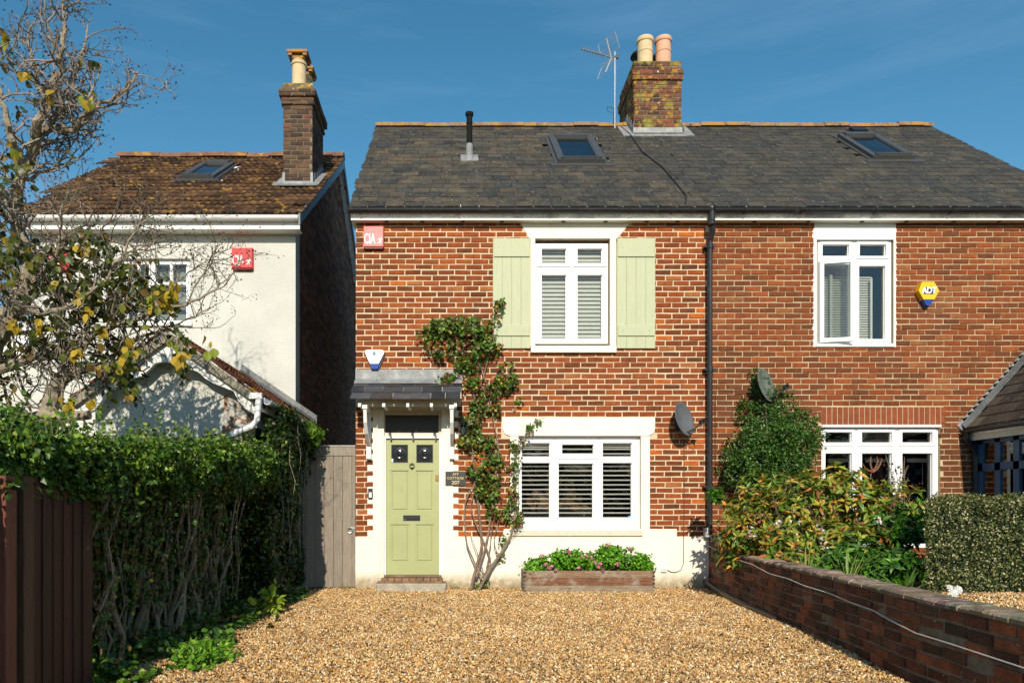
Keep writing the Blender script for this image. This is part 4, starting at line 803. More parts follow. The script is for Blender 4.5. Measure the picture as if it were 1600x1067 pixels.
# ---- its gabled porch / garage nearer the drive
GA_x, GA_z, GAY = X(264, -1.8), Z(518, -1.8), -1.8; GR_x = X(408, -1.8); GL_x = 2*GA_x-GR_x; GE_z = Z(622, -1.8)
gt = (GA_z-GE_z)/(GR_x-GA_x); gang = math.atan(gt)
m = MB(); m.prism([(GL_x+.12, -.05), (GR_x-.1, -.05), (GR_x-.1, GE_z+.02), (GA_x, GA_z-.10), (GL_x+.12, GE_z+.02)][::1], -1.62, -1.5)
m.box(GR_x-.25, GR_x-.1, -1.5, 1.0, -.05, GE_z); m.box(GL_x+.1, GL_x+.25, -1.5, 1.0, -.05, GE_z); gp = m.build('gabled_porch', M['white_render'], lh)
m = MB(); m.prism([(GR_x-.55, .9), (GR_x-.105, .9), (GR_x-.105, GE_z-.02), (GR_x-.3, GE_z+.10), (GR_x-.47, GE_z+.14)][::1], -1.625, -1.621); m.build('flaking_patch', M['flaking'], gp)
# scalloped white barge board
outer = [(GL_x+.02, GE_z-.02), (GA_x, GA_z-.04), (GR_x-.02, GE_z-.02)]
def P8(px_, py_): return (X(px_, -1.78), Z(py_, -1.78))
inner = [P8(*p) for p in ((398, 647), (385, 640), (372, 625), (366, 612), (352, 606), (336, 600), (322, 592), (312, 583), (302, 578), (292, 577), (283, 575), (276, 569), (265, 566), (252, 566), (242, 569), (234, 578), (222, 588), (206, 592), (195, 596), (180, 606), (165, 620), (150, 640), (130, 650))]
poly = [P8(404, 652), P8(404, 630), (GA_x, GA_z-.05), (GL_x, GE_z)]+inner[::-1]
bm = bmesh_poly = None
def tess(poly, y0, y1, name, m_, parent):
    from mathutils.geometry import tessellate_polygon
    tris = tessellate_polygon([[Vector((x, 0, z)) for x, z in poly]]); n = len(poly); k = MB()
    V = [(x, y0, z) for x, z in poly]+[(x, y1, z) for x, z in poly]
    k.add(V, [tuple(t) for t in tris]+[tuple(i+n for i in t) for t in tris]+[(i, i+n, (i+1) % n+n, (i+1) % n) for i in range(n)]); return k.build(name, m_, parent)
tess(poly, -1.80, -1.74, 'scalloped_board', M['paint_white'], gp)
m = MB()    # verge boards with cement edge
for s in (1, -1):
    ex_ = GR_x+.03 if s > 0 else GL_x-.03
    m.add([(GA_x, -1.86, GA_z), (ex_, -1.86, GE_z-.02), (ex_, -1.86, GE_z-.12), (GA_x, -1.86, GA_z-.12), (GA_x, -1.73, GA_z), (ex_, -1.73, GE_z-.02), (ex_, -1.73, GE_z-.12), (GA_x, -1.73, GA_z-.12)], [(0, 1, 2, 3), (7, 6, 5, 4), (0, 4, 5, 1), (1, 5, 6, 2), (2, 6, 7, 3)])
m.build('verge_board', mat('weathered_board', (.27, .24, .18), rough=.9, var=.3, scale=20, bump=.4), gp)
m = MB()
for s in (1, -1):
    ex_ = GR_x+.05 if s > 0 else GL_x-.05; m.add([(GA_x, -1.84, GA_z+.02), (ex_, -1.84, GE_z), (ex_, 1.0, GE_z), (GA_x, 1.0, GA_z+.02), (GA_x, -1.84, GA_z-.03), (ex_, -1.84, GE_z-.05), (ex_, 1, GE_z-.05), (GA_x, 1, GA_z-.03)], [(0, 1, 2, 3), (4, 7, 6, 5), (1, 5, 6, 2), (0, 4, 5, 1)])
pr = m.build('porch_roof', M['tile'], gp)
L_ = math.hypot(GR_x+.06-GA_x, GA_z-GE_z); pos, Rm, S, ci, si = [], [], [], [], []
for s in (1, -1):
    c_, s_ = math.cos(gang), math.sin(gang)
    Rq = np.array([[0, -s*c_, s*s_], [s, 0, 0], [0, s_, c_]])
    r_ = 0
    while r_*.27 < L_-.1:
        t = L_-r_*.27; y = -1.74
        while y < .98:
            pos.append((GA_x+s*t*c_, y, GA_z+.02-t*s_+.006)); Rm.append(Rq @ rotx(-R(2)+random.gauss(0, .01))); S.append((1, min(1, t/.36), 1)); ci.append(random.randrange(8)); si.append(random.randrange(5)); y += .24
        r_ += 1
TP2 = [tuple(c*k_ for c, k_ in zip(t_, (1.5, .95, .85))) for t_ in TPAL]
pieces('roof_tile', gp, M['tile'], TSH, TP2, pos, Rm, S, ci, si, nind=300, stuff='outer_tiles')
m = MB(); y_ = .0; m.add([(GA_x+.0, .96, GA_z+.06), (GR_x+.1, .96, GE_z+.03), (GR_x+.1, .98, GE_z+.15), (GA_x, .98, GA_z+.18)], [(0, 1, 2, 3), (3, 2, 1, 0)]); m.add([(GA_x, .86, GA_z+.05), (GR_x+.08, .86, GE_z+.04), (GR_x+.08, .975, GE_z+.09), (GA_x, .975, GA_z+.1)], [(0, 1, 2, 3), (3, 2, 1, 0)]); m.build('flashing', M['lead'], gp)
ygutter(gp, GR_x+.08, -1.84, .98, GE_z-.03, .05, M['upvc'])
m = MB(); m.box(GR_x+.01, GR_x+.03, -1.84, .98, GE_z-.16, GE_z-.03); m.build('fascia', M['trim_old'], gp)
m = MB(); m.tube([(GR_x+.04, -1.9, GE_z+.01), (GR_x-.10, -1.9, GE_z+.01)], .045, 4); m.tube([(GR_x+.0, -1.9, GE_z), (GR_x-.02, -1.9, GE_z-.26), (GR_x-.08, -1.9, GE_z-.33), (GR_x-.32, -1.88, GE_z-.42)], .034, 8); m.build('downpipe', M['upvc'], gp)

# ================================================================== THINGS ON THE WALLS
def alarm_cia(px0, px1, py0, py1, Y, m_, label, dp=.07):
    x0, x1, z0, z1 = rect(px0, px1, py0, py1, Y-dp); cx_ = (x0+x1)/2; w_, h_ = x1-x0, z1-z0
    t = thing('alarm_box', label, 'alarm box', (cx_, Y, z0), 'red burglar alarm boxes')
    k = MB(); k.bbox(x0, x1, Y-dp, Y-.002, z0+.0, z1, .012)
    for i in range(3):
        for j in range(3): a = x0+w_*(.08+.30*i); b = z1-h_*(.10+.085*j); k.box(a, a+w_*.22, Y-dp-.001, Y-dp+.004, b-.006, b, (.45, .3, .3))
    k.bbox(x0+.01, x1-.01, Y-dp+.014, Y-.002, z0-.02, z0+.001, .006, (.25, .25, .25)); k.build('casing', M[m_], t)
    text('CIA', h_*.68, (cx_-w_*.185, Y-dp-.003, z0+h_*.36), M['white_print'], t, sx=.50*w_/h_, bold=.0035, space=1.0)
    # running figure
    ox, oz, s = x0+w_*.68, z0+h_*.13, h_*.34/10
    k = MB(); yy = Y-dp-.0035
    def seg(p, q, r1, r2): k.tube([(ox+p[0]*s, yy, oz+p[1]*s), (ox+q[0]*s, yy, oz+q[1]*s)], [r1*s, r2*s], 6)
    seg((5.6, 8.9), (6.2, 9.1), 1.2, 1.2); seg((5, 7.6), (3.8, 4.4), 1.4, 1.2); seg((5, 7.4), (7.8, 6.2), .6, .5); seg((4.6, 7.6), (1.6, 7.2), .6, .5); seg((1.6, 7.2), (1.0, 5.8), .5, .4)
    seg((3.9, 4.4), (5.6, 2.6), .8, .6); seg((5.6, 2.6), (4.8, 0.3), .6, .4); seg((3.8, 4.4), (2.4, 2.2), .8, .6); seg((2.4, 2.2), (0.0, .9), .6, .4)
    k.v = [(x, yy+(y-yy)*.05, z) for x, y, z in k.v]; k.build('running_figure', M['white_print'], t); return t
alarm_cia(567.5, 599.5, 353, 386, 0, 'red_faded', 'faded red square alarm box under the cottage eaves at its left corner')
alarm_cia(361.5, 394.5, 387, 419, 1, 'red_plastic', 'bright red square alarm box high on the bare white rendered wall')
alarm_cia(74, 106, 390, 421, 1, 'red_plastic', 'red square alarm box half hidden behind the branches of the tree')
# white shield shaped alarm
Y_ = -.07; A = lambda x, y: (X(560+x/26.68, Y_), Z(540+y/26.68, Y_))
t = thing('alarm_box', 'white shield shaped alarm box with a blue base above the porch canopy', 'alarm box', (X(585), 0, Z(575)))
k = MB(); k.prism([A(300, 185), A(265, 230), A(290, 330), A(440, 680), A(480, 750), A(840, 750), A(880, 680), A(1060, 330), A(1075, 250), A(1030, 190), A(950, 168), A(380, 168)], Y_, Y_+.03)
k.build('cover', M['white_plastic'], t)
k = MB(); k.prism([A(275, 200), A(250, 250), A(285, 400), A(430, 720), A(530, 985), A(825, 985), A(960, 700), A(1095, 330), A(1095, 250), A(1050, 200)], Y_+.031, -.004); k.build('back_plate', M['black_metal'], t)
k = MB(); k.prism([A(480, 752), A(540, 970), A(815, 970), A(860, 752)], Y_+.002, Y_+.03); k.build('strobe', M['blue_plastic'], t)
k = MB(); k.prism([A(590, 395), A(590, 330), A(620, 255), A(660, 235), A(700, 262), A(725, 330), A(725, 395)], Y_-.002, Y_-.0003); k.build('emblem', M['teal_print'], t)
k = MB()
for a, b in ((485, 540), (550, 600), (612, 650), (658, 690), (730, 775), (783, 815)): k.prism([A(a, 475), A(a, 435), A(b, 435), A(b, 475)], Y_-.0015, Y_-.0003)
k.build('faint_writing', M['grey_print'], t)
k = MB()
for a, b in ((475, 510), (530, 590), (600, 700), (712, 815)): k.prism([A(a, 585), A(a, 563), A(b, 563), A(b, 585)], Y_-.0015, Y_-.0003)
k.build('faint_writing', M['orange_print'], t)
# yellow hexagonal alarm
Y_ = -.10; A = lambda x, y: (X(1410+x/17.79, Y_), Z(430+y/17.79, Y_))
t = thing('alarm_box', 'yellow hexagonal alarm box with dark blue base on the right house', 'alarm box', (X(1450), 0, Z(470)))
k = MB(); k.prism([A(455, 430), A(590, 672), A(890, 672), A(1025, 430), A(885, 185), A(545, 185)], Y_, -.004); k.build('casing', M['yellow_plastic'], t)
k = MB(); k.prism([A(592, 676), A(680, 830), A(790, 830), A(885, 676)], Y_+.01, -.004); k.build('strobe', M['blue_plastic'], t)
k = MB(); k.prism([A(600, 525), A(865, 525), A(865, 330), A(600, 330)], Y_-.002, Y_-.0003); k.build('badge', M['navy'], t)
text('ADT', .115, (X(1410+733/17.79, Y_), Y_-.004, Z(430+432/17.79, Y_)), M['white_print'], t, sx=.92, bold=.004, space=.86, shear=.1)
# name plate
t = thing('name_plate', 'dark slate name plate with gold lettering to the right of the green door', 'name plate', (X(711), 0, Z(758)))
k = MB(); k.bbox(X(696), X(727.5), -.028, -.0145, Z(758.5), Z(736.5), .002); k.build('plate', M['slate_plate'], t)
text('IVY', .052, (X(712), -.0295, Z(741)), M['gold_print'], t, depth=.0012, space=1.1, bold=.0008)
text('COTTAGE', .046, (X(711.5), -.0295, Z(747)), M['gold_print'], t, depth=.0012, space=1.12, bold=.0008)
text('207', .070, (X(711.8), -.0295, Z(754)), M['gold_print'], t, depth=.0012, space=1.05, bold=.0014)
# key safe / bell
t = thing('door_bell', 'small black door bell with a white button plate left of the door', 'door bell', (X(579), 0, Z(779)))
k = MB(); k.bbox(X(575.7), X(582.5), -.045, -.0145, Z(779), Z(763), .005); k.build('casing', M['black_metal'], t)
k = MB(); k.box(X(577), X(581.3), -.047, -.0451, Z(777), Z(769)); k.build('button_plate', M['white_plastic'], t); k = MB(); k.lathe([(.008, 0), (.006, .004)], (0, 0, 0), 8, (.2, .2, .25), Matrix.Translation((X(579), -.047, Z(771.5))) @ Matrix.Rotation(R(90), 4, 'X')); k.build('button', M['white_plastic'], t)
# wall lantern
lx, ly, lz = X(724, -.13), -.13, Z(669, -.13)
t = thing('wall_lantern', 'black wall lantern beside the canopy bracket, half covered by the climber', 'lantern', (lx, 0, lz))
k = MB(); k.tube([(lx, -.004, lz+.10), (lx, -.07, lz+.14), (lx, ly, lz+.12)], .01, 6); k.box(lx-.03, lx+.03, -.02, -.004, lz+.04, lz+.16)
k.lathe([(.075, .075), (.06, .10), (.02, .125), (.008, .14)], (lx, ly, lz), 4); k.lathe([(.05, -.115), (.05, -.10)], (lx, ly, lz), 4)
for a in range(4): an = R(90*a); k.tube([(lx+.045*math.cos(an), ly+.045*math.sin(an), lz-.1), (lx+.066*math.cos(an), ly+.066*math.sin(an), lz+.08)], .005, 4)
k.build('frame', M['black_metal'], t); k = MB(); k.lathe([(.03, -.09), (.045, .07)], (lx, ly, lz), 4, (.8, .8, .75)); k.build('glass_pane', GLASS_B, t); k = MB(); k.lathe([(.012, -.08), (.022, -.03), (.016, .02)], (lx, ly, lz), 8); k.build('bulb', M['white_plastic'], t)
# satellite dishes
def dish(px_, py_, r_, Y, m_, label, mesh=False):
    c = Vector((X(px_, Y), Y, Z(py_, Y))); t = thing('satellite_dish', label, 'satellite dish', (c.x, 0, c.z), 'grey satellite dishes')
    nrm = Vector((.62, -.74, .24)).normalized(); q = nrm.to_track_quat('Z', 'Y').to_matrix().to_4x4(); Mx = Matrix.Translation(c) @ q
    k = MB(); prof = [(r_*f, -.05*(1-f*f)) for f in (.02, .3, .55, .75, .9, 1)]
    nn = 28; V = []; Fs = []
    for rr, zz_ in prof:
        for i in range(nn): V.append((rr*.92*math.cos(2*math.pi*i/nn), rr*1.06*math.sin(2*math.pi*i/nn), zz_))
    for rr, zz_ in prof[::-1]:
        for i in range(nn): V.append(((rr*.92+.002)*math.cos(2*math.pi*i/nn), (rr*1.06+.002)*math.sin(2*math.pi*i/nn), zz_-.007))
    L_ = 2*len(prof)
    for a in range(L_-1):
        for i in range(nn): Fs.append((a*nn+i, a*nn+(i+1) % nn, (a+1)*nn+(i+1) % nn, (a+1)*nn+i))
    k.add(V, Fs, M=Mx); k.build('reflector', M[m_], t, smooth=True)
    lnb = c+nrm*.27+Vector((0, 0, -.13)); low = c+Vector((0, 0, -r_*.98))-nrm*.02
    k = MB(); k.tube([low+Vector((0, .03, .02)), low*.4+lnb*.6+Vector((0, 0, -.02)), lnb], .012, 6); k.tube([c-nrm*.06, c-nrm*.09, (c.x-.02, -.06, c.z-.05), (c.x-.02, -.01, c.z-.05)], .02, 8); k.box(c.x-.07, c.x+.03, -.02, -.008, c.z-.13, c.z+.03); k.build('arm', M['frame_grey'], t)
    k = MB(); k.tube([lnb+nrm*.035+Vector((0, 0, .015)), lnb-nrm*.03], [.024, .03], 10); k.tube([lnb-nrm*.028, lnb-nrm*.045], [.03, .02], 10, (6, 6, 6)); k.box(lnb.x-.02, lnb.x+.03, lnb.y-.02, lnb.y+.02, lnb.z-.03, lnb.z+.02); k.build('receiver', M['black_metal'], t)
    k = MB(); k.tube([lnb+Vector((.0, 0, -.03)), lnb+Vector((.02, 0, -.09)), lnb+Vector((0, .01, -.12)), lnb+Vector((-.04, .03, -.10)), low+Vector((.02, .06, 0)), (c.x-.02, -.012, c.z-r_)], .0035, 5); k.build('cable', M['cable_black'], t); return t
dish(1070, 654, .225, -.22, 'dish', 'plain grey satellite dish above the planter, left of the black downpipe')
dish(1198, 601, .225, -.24, 'dish_algae', 'stained grey satellite dish rising out of the green shrub on the right house')
def cable(name, label, pts, r_, m_, cat='cable'):
    k = MB(); k.tube(pts, r_, 5); o = k.build(name, M[m_]); return tag(o, label, cat)
xw = X(1068.5)
cable('cable', 'thin black cable hanging straight down from the dish to a white wall socket', [(xw, -.011, Z(686)), (xw, -.011, Z(800)), (X(1068), -.011, Z(825)), (X(1067.5), -.022, Z(832)), (X(1067), -.024, Z(880)), (X(1063), -.026, Z(890)), (X(1055), -.028, Z(893.5)), (X(1048), -.03, Z(893)), (X(1040), -.03, Z(889))], .0045, 'cable_black')
cable('cable', 'thin black cable running beside the downpipe to the stained dish', [(X(1117), -.012, Z(770)), (X(1117), -.012, Z(616)), (X(1121), -.012, Z(611)), (X(1180), -.012, Z(611.5))], .0038, 'cable_black')
t = thing('wall_socket', 'small white cable socket low on the cottage wall by the planter', 'socket', (X(1036), 0, Z(892)))
k = MB(); k.bbox(X(1032), X(1041), -.05, -.0165, Z(893), Z(884.5), .004); k.build('casing', M['white_plastic'], t); k = MB(); k.bbox(X(1034), X(1039), -.054, -.0501, Z(891), Z(886.5), .001, (.7, .7, .7)); k.build('lid', M['white_plastic'], t)
pts = [on_slope(SP, *p) for p in ((964, 195), (985, 214), (1003, 240), (1035, 265), (1058, 292), (1072, 310), (1070, 322))]
cable('cable', 'black aerial cable snaking down the slates from the ridge to the gutter', [SP.at(a, b, .03) for a, b, _ in pts], .010, 'cable_black')
# aerial
ax, ay = X(961, 3.1), 3.1
t = thing('television_aerial', 'television aerial with rods and a wire reflector on a white pole at the ridge', 'aerial', (ax, ay, RIDGE_Z))
AP = lambda x, y, d_=0: Vector((X(880+x/5.333, ay+d_), ay+d_, Z(30+y/5.333, ay+d_)))
k = MB(); k.tube([(ax, ay, Z(192, ay)-.3), (ax, ay, Z(82, ay))], .021, 8); k.build('pole', M['alu'], t)
k = MB(); bst, ben = AP(410, 322), AP(155, 250); k.tube([bst, ben], .012, 5); k.tube([AP(425, 318), AP(460, 322)], .03, 6); k.build('boom', M['frame_grey'], t)
k = MB(); dirr = (ben-bst).normalized(); 
for i in range(9):
    p = bst+(ben-bst)*(.28+.72*i/8); L_ = .085-.003*i; k.tube([p+Vector((-.012, -.12, -.055))*L_*10*.6, p+Vector((.012, .12, .055))*L_*10*.6], .006, 4, (.5, .5, .5)); k.tube([p+Vector((.02, -.02, .12))*L_*6, p-Vector((.02, -.02, .12))*L_*6], .006, 4, (.5, .5, .5))
k.build('rod_elements', M['frame_grey'], t)['kind'] = 'stuff'
k = MB(); 
def ln(a, b, r_=.006): k.tube([AP(*a), AP(*b)], r_, 4)
ln((360, 165), (400, 330), .014); ln((400, 330), (352, 445), .014)
ln((432, 108), (290, 220)); ln((432, 108), (468, 240)); ln((290, 220), (310, 290)); ln((452, 180), (305, 290)); ln((468, 240), (330, 330)); ln((462, 290), (340, 380)); ln((430, 345), (320, 405)); ln((420, 400), (285, 505)); ln((320, 405), (285, 505)); ln((445, 320), (315, 385)); ln((440, 145), (340, 215))
k.build('reflector_grid', M['frame_grey'], t)
k = MB(); k.tube([AP(410, 782), AP(370, 770), AP(368, 735), AP(395, 735), AP(422, 750), AP(420, 860)], .006, 4); k.build('cable', M['cable_black'], t)
# antlers hanging in the right window
ap = lambda x, y, d_=0: (X(1270+x/6.667, .12+d_), .12+d_, Z(640+y/6.667, .12+d_))
t = thing('antlers', 'reddish brown antlers hanging inside the lower window of the right house', 'antlers', (X(1362, .12), .12, Z(750, .12)))
k = MB(); 
for ps in (((610, 470), (600, 520), (600, 570), (620, 640)), ((665, 485), (680, 530), (660, 590), (625, 640)), ((718, 505), (705, 560), (670, 620), (625, 650)), ((520, 560), (545, 610), (580, 635), (615, 640))):
    k.tube([ap(x, y) for x, y in ps], [.004, .012, .014, .012], 6)
k.build('antler', M['antler'], t); k = MB(); k.lathe([(.012, -.012), (.022, 0), (.012, .012)], ap(612, 650), 8); k.build('ribbon', M['red_plastic'], t); k = MB(); k.tube([ap(606, 665), ap(600, 720)], .004, 4); k.build('tag', M['white_plastic'], t)
# ================================================================== GATE
gx0, gx1 = X(473), X(555.5); gz = Z(698)
t = thing('garden_gate', 'tall weathered grey timber gate between the ivy and the cottage', 'gate', ((gx0+gx1)/2, 0, 0))
k = MB(); k.box(gx0, gx1, .02, .05, gz-.12, gz-.0); k.box(gx0, gx1, .02, .05, .10, .2); k.box(gx0, gx1, .02, .05, .95, 1.05); k.build('rail', M['wood_grey'], t)
n_ = 5; pw = (gx1-gx0-.09)/n_
for i in range(n_):
    k = MB(); k.bbox(gx0+.04+i*pw+.002, gx0+.04+(i+1)*pw-.002, -.002, .02, .03, gz-.13, .003, jit((.26, .22, .175), .07)); k.build('board', M['wood_grey'], t)
k = MB(); k.bbox(gx0, gx1, -.012, .02, gz-.125, gz, .004, (.28, .24, .19)); k.build('top_rail', M['wood_grey'], t); k = MB(); k.bbox(gx0-.01, gx1+.00, -.02, .03, gz+.001, gz+.022, .004, (.42, .4, .36)); k.build('capping', M['wood_grey'], t)
for a, b in ((gx0, gx0+.04), (gx1-.05, gx1)):
    k = MB(); k.bbox(a, b, -.010, .02, .03, gz-.127, .004, (.24, .205, .165)); k.build('stile', M['wood_grey'], t)
k = MB(); cx_, cz_ = X(547.5), Z(828); k.tube([(cx_+.035*math.cos(a), -.03, cz_+.035*math.sin(a)) for a in [R(i*30) for i in range(13)]], .006, 5); k.box(cx_-.02, cx_+.07, -.018, -.0105, cz_+.02, cz_+.045); k.build('ring_latch', M['alu'], t)
k = MB()
for z_ in (.55, 1.0, 1.4): 
    for i in range(n_): k.lathe([(.005, 0), (.004, .003)], (0, 0, 0), 6, (.3, .3, .3), Matrix.Translation((gx0+.04+(i+.5)*pw, -.0025, z_)) @ Matrix.Rotation(R(90), 4, 'X'))
k.build('nails', M['black_metal'], t)['kind'] = 'stuff'
# ================================================================== PLANTER
px0_, px1_ = X(820, -.45), X(1022, -.45); pz1 = Z(890.5, -.45)
t = thing('planter_box', 'long weathered red-brown wooden planter with finger joints under the wide window', 'planter', ((px0_+px1_)/2, -.25, 0))
nb = 3; bh = (pz1-.012)/nb
for i in range(nb):
    z0_ = .008+i*bh; c = jit([(.30, .23, .15), (.21, .095, .05), (.27, .18, .11)][i], .06)
    k = MB(); k.bbox(px0_+.0, px1_-.0, -.45, -.425, z0_, z0_+bh-.003, .003, c); k.build('plank', M['wood_red'], t)
    k = MB(); k.bbox(px0_+.012, px1_-.012, -.035, -.02, z0_, z0_+bh-.003, .003, c); k.build('plank', M['wood_red'], t)
    for s, x_ in ((-1, px0_), (1, px1_)):
        k = MB(); k.box(x_-.012 if s < 0 else x_-.0125, x_+.0125 if s < 0 else x_+.012, -.4245, -.0355, z0_, z0_+bh-.003, (.34, .30, .24)); k.build('end_plank', M['wood_red'], t)
        for q in range(2):
            k = MB(); zz_ = z0_+bh*(.12+.5*q); xa = x_-.013 if s < 0 else x_-.022; k.box(xa, xa+.035, -.4515, -.43, zz_, zz_+bh*.22, (.05, .035, .025)); k.build('finger_joint', M['wood_red'], t)
k = MB(); k.box(px0_+.02, px1_-.02, -.42, -.04, .02, pz1-.06); k.build('soil', M['soil'], t)
# ================================================================== LEFT FENCE
t = thing('timber_fence', 'dark brown vertical board fence in the left foreground', 'fence', (-2.3, -5.9, 0))
FZ = 1.30; y = -5.42
k = MB(); k.bbox(-2.34, -2.24, -6.40, -6.31, -.05, FZ, .004, (.17, .06, .035)); k.build('post', M['wood_brown'], t)
k = MB(); k.bbox(-2.36, -2.25, -6.23, -6.14, -.05, FZ+.005, .004, (.10, .055, .032)); k.build('post', M['wood_brown'], t)
y = -6.13
while y < -5.5:
    k = MB(); yb = y+.115; Mx = Matrix.Translation((-2.275+random.uniform(-.002, .002), y, 0)) @ Matrix.Rotation(R(4), 4, 'Z'); k.box(-.012, .006, 0, .128, -.05, FZ+random.uniform(-.004, .004), jit((.052, .019, .012), .2), Mx); k.build('board', M['wood_brown'], t); y = yb-.008
k = MB(); k.bbox(-2.33, -2.262, y+.02, y+.03, -.05, FZ-.02, .003, (.07, .025, .017)); 
k = MB(); k.box(-2.33, -2.29, -6.14, y, .25, .32, (.07, .025, .017)); k.box(-2.33, -2.29, -6.14, y, 1.0, 1.07, (.07, .025, .017)); k.build('rail', M['wood_brown'], t)
FENCE_END = y
y2 = -6.42
while y2 > -8.2:
    k = MB(); Mx = Matrix.Translation((-2.275, y2-.12, 0)) @ Matrix.Rotation(R(4), 4, 'Z'); k.box(-.012, .006, 0, .128, -.05, FZ+random.uniform(-.004, .004), jit((.052, .019, .012), .2), Mx); k.build('board', M['wood_brown'], t); y2 -= .107
# ================================================================== LOW BRICK WALL
t = thing('garden_wall', 'low old brick wall with a mossy cement coping curving beside the drive', 'wall', (3.2, -4, 0))
ys_ = [0-i*.02 for i in range(int(8.6/.02)+1)]; pts = [Vector((wallx(y_), y_, 0)) for y_ in ys_]; cum = [0]
for a, b in zip(pts, pts[1:]): cum.append(cum[-1]+(b-a).length)
def along(s):
    import bisect
    i = min(max(bisect.bisect_left(cum, s), 1), len(cum)-1); f = (s-cum[i-1])/(cum[i]-cum[i-1]); p = pts[i-1].lerp(pts[i], f); d_ = (pts[min(i+12, len(pts)-1)]-pts[max(i-12, 0)]).normalized(); return p, d_
def topz(y_): return .545+.18*max(0, 1+y_/1.1)**1.5 if y_ > -1.1 else .545
k = MB(); S_ = [i*.2 for i in range(int(cum[-1]/.2))]
V = []
for s in S_:
    p, d_ = along(s); n_ = Vector((-d_.y, d_.x, 0)); n_ = n_ if n_.x > 0 else -n_; z_ = topz(p.y)
    for off, zz_ in ((.008, -.1), (.008, z_-.005), (.212, z_-.005), (.212, .2)): q = p+n_*off; V.append((q.x, q.y, zz_))
k.add(V, [(4*i+j, 4*i+j+1, 4*i+5+j, 4*i+4+j) for i in range(len(S_)-1) for j in range(3)]); k.build('core', M['mortar_dark'], t)
GPB = [lin(c) for c in ('80503a', '734434', '603a2c', '8a5038', '523a2f', '755040', '664438', '96583f')]
pos, Rm, S, ci, si, sc = [], [], [], [], [], []
for r in range(9):
    z_ = .0+(r+.5)*.0765; s = -.11 if r % 2 else 0
    while s < cum[-1]-.3:
        L_ = random.uniform(.215, .232); a = max(s, .005); p, d_ = along((a+s+L_)/2)
        if z_ < topz(p.y)-.03 and s+L_-a > .06:
            ang = math.atan2(d_.y, d_.x)+math.pi; pos.append((p.x+random.gauss(0, .0035), p.y, z_+random.gauss(0, .0015))); Rm.append(rotz(ang+math.pi+0) if False else rotz(math.atan2(-d_.y, -d_.x)-math.pi)); S.append(((s+L_-a-.011)/.213, 1, 1.14)); ci.append(random.randrange(8)); si.append(random.randrange(8)); sc.append(-p.y if p.y > -6.6 else -50)
        s += L_
GS = [brick_shape(j=.004, b=.006) for _ in range(8)]
pieces('brick', t, M['brick_garden'], GS, GPB, pos, Rm, S, ci, si, sc, 300, 'far_bricks')
s = .02
while s < cum[-1]-.3:
    L_ = random.uniform(.10, .118); p, d_ = along(s+L_/2); n_ = Vector((-d_.y, d_.x, 0)); n_ = n_ if n_.x > 0 else -n_; z_ = topz(p.y)
    Mx = Matrix((( -d_.x, n_.x, 0, p.x), (-d_.y, n_.y, 0, p.y), (0, 0, 1, z_-.004), (0, 0, 0, 1)))
    k = MB(); h_ = random.uniform(.026, .044); a = -.006+random.uniform(-.006, .004); b_ = .225
    k.add([(-L_/2+.002, a, 0), (L_/2-.002, a, 0), (L_/2-.002, b_, 0), (-L_/2+.002, b_, 0), (-L_/2+.002, a, h_*.6), (L_/2-.002, a, h_*.6), (L_/2-.002, a+.02, h_), (-L_/2+.002, a+.02, h_), (L_/2-.002, b_-.02, h_*1.05), (-L_/2+.002, b_-.02, h_*1.05), (L_/2-.002, b_, h_*.6), (-L_/2+.002, b_, h_*.6)],
          [(0, 1, 5, 4), (4, 5, 6, 7), (7, 6, 8, 9), (9, 8, 10, 11), (3, 11, 10, 2), (0, 4, 7, 9, 11, 3), (1, 2, 10, 8, 6, 5), (3, 2, 1, 0)], jit((.26, .20, .14), .4), Mx); k.build('coping_stone', M['coping'], t); s += L_
def wpt(y_, off, z_): return (wallx(y_)+off, y_, z_)
cable('cable', 'dirty white cable strung in long waves along the low brick wall', [wpt(y_, -.018, z_) for y_, z_ in ((-.02, .60), (-.5, .56), (-1.3, .51), (-2.0, .50), (-2.6, .455), (-3.1, .455), (-3.5, .43), (-4.0, .425), (-4.4, .405), (-4.8, .40), (-5.05, .375), (-5.4, .34), (-5.7, .34), (-6.4, .33))], .005, 'cable_white')
cable('pipe', 'thick black pipe lying at the foot of the low brick wall by the cottage', [wpt(y_, o_, z_) for y_, o_, z_ in ((-.02, -.07, .10), (-.15, -.07, .10), (-.5, -.06, .055), (-1.2, -.055, .035), (-2.0, -.05, .032), (-2.6, -.04, .03), (-2.85, -.03, .02))], .028, 'frame_grey', 'pipe')

# ================================================================== PLANTS
def leaf_small(w_=.34, fold=.10, curl=.1): return shape([(0, 0, 0), (-w_, .5, fold), (0, 1, -curl), (w_, .5, fold)], [(0, 2, 1), (0, 3, 2)])
def leaf_big(w_=.26, fold=.08, curl=.25): 
    return shape([(0, 0, 0), (0, .4, -curl*.1), (0, .75, -curl*.5), (0, 1, -curl), (-w_*.8, .25, fold), (-w_, .55, fold*.8-curl*.25), (w_*.8, .25, fold), (w_, .55, fold*.8-curl*.25)], [(0, 1, 4), (4, 1, 2, 5), (5, 2, 3), (0, 6, 1), (6, 7, 2, 1), (7, 3, 2)])
SMALL = [leaf_small(.34+random.uniform(-.05, .05), .1, random.uniform(0, .25)) for _ in range(4)]
BIG = [leaf_big(.17+random.uniform(-.03, .05), .08, random.uniform(.05, .45)) for _ in range(6)]
OVAL = [leaf_big(.36+random.uniform(-.03, .05), .07, random.uniform(.05, .35)) for _ in range(6)]
def norm(v): return v/np.maximum(1e-9, np.linalg.norm(v, axis=-1, keepdims=True))
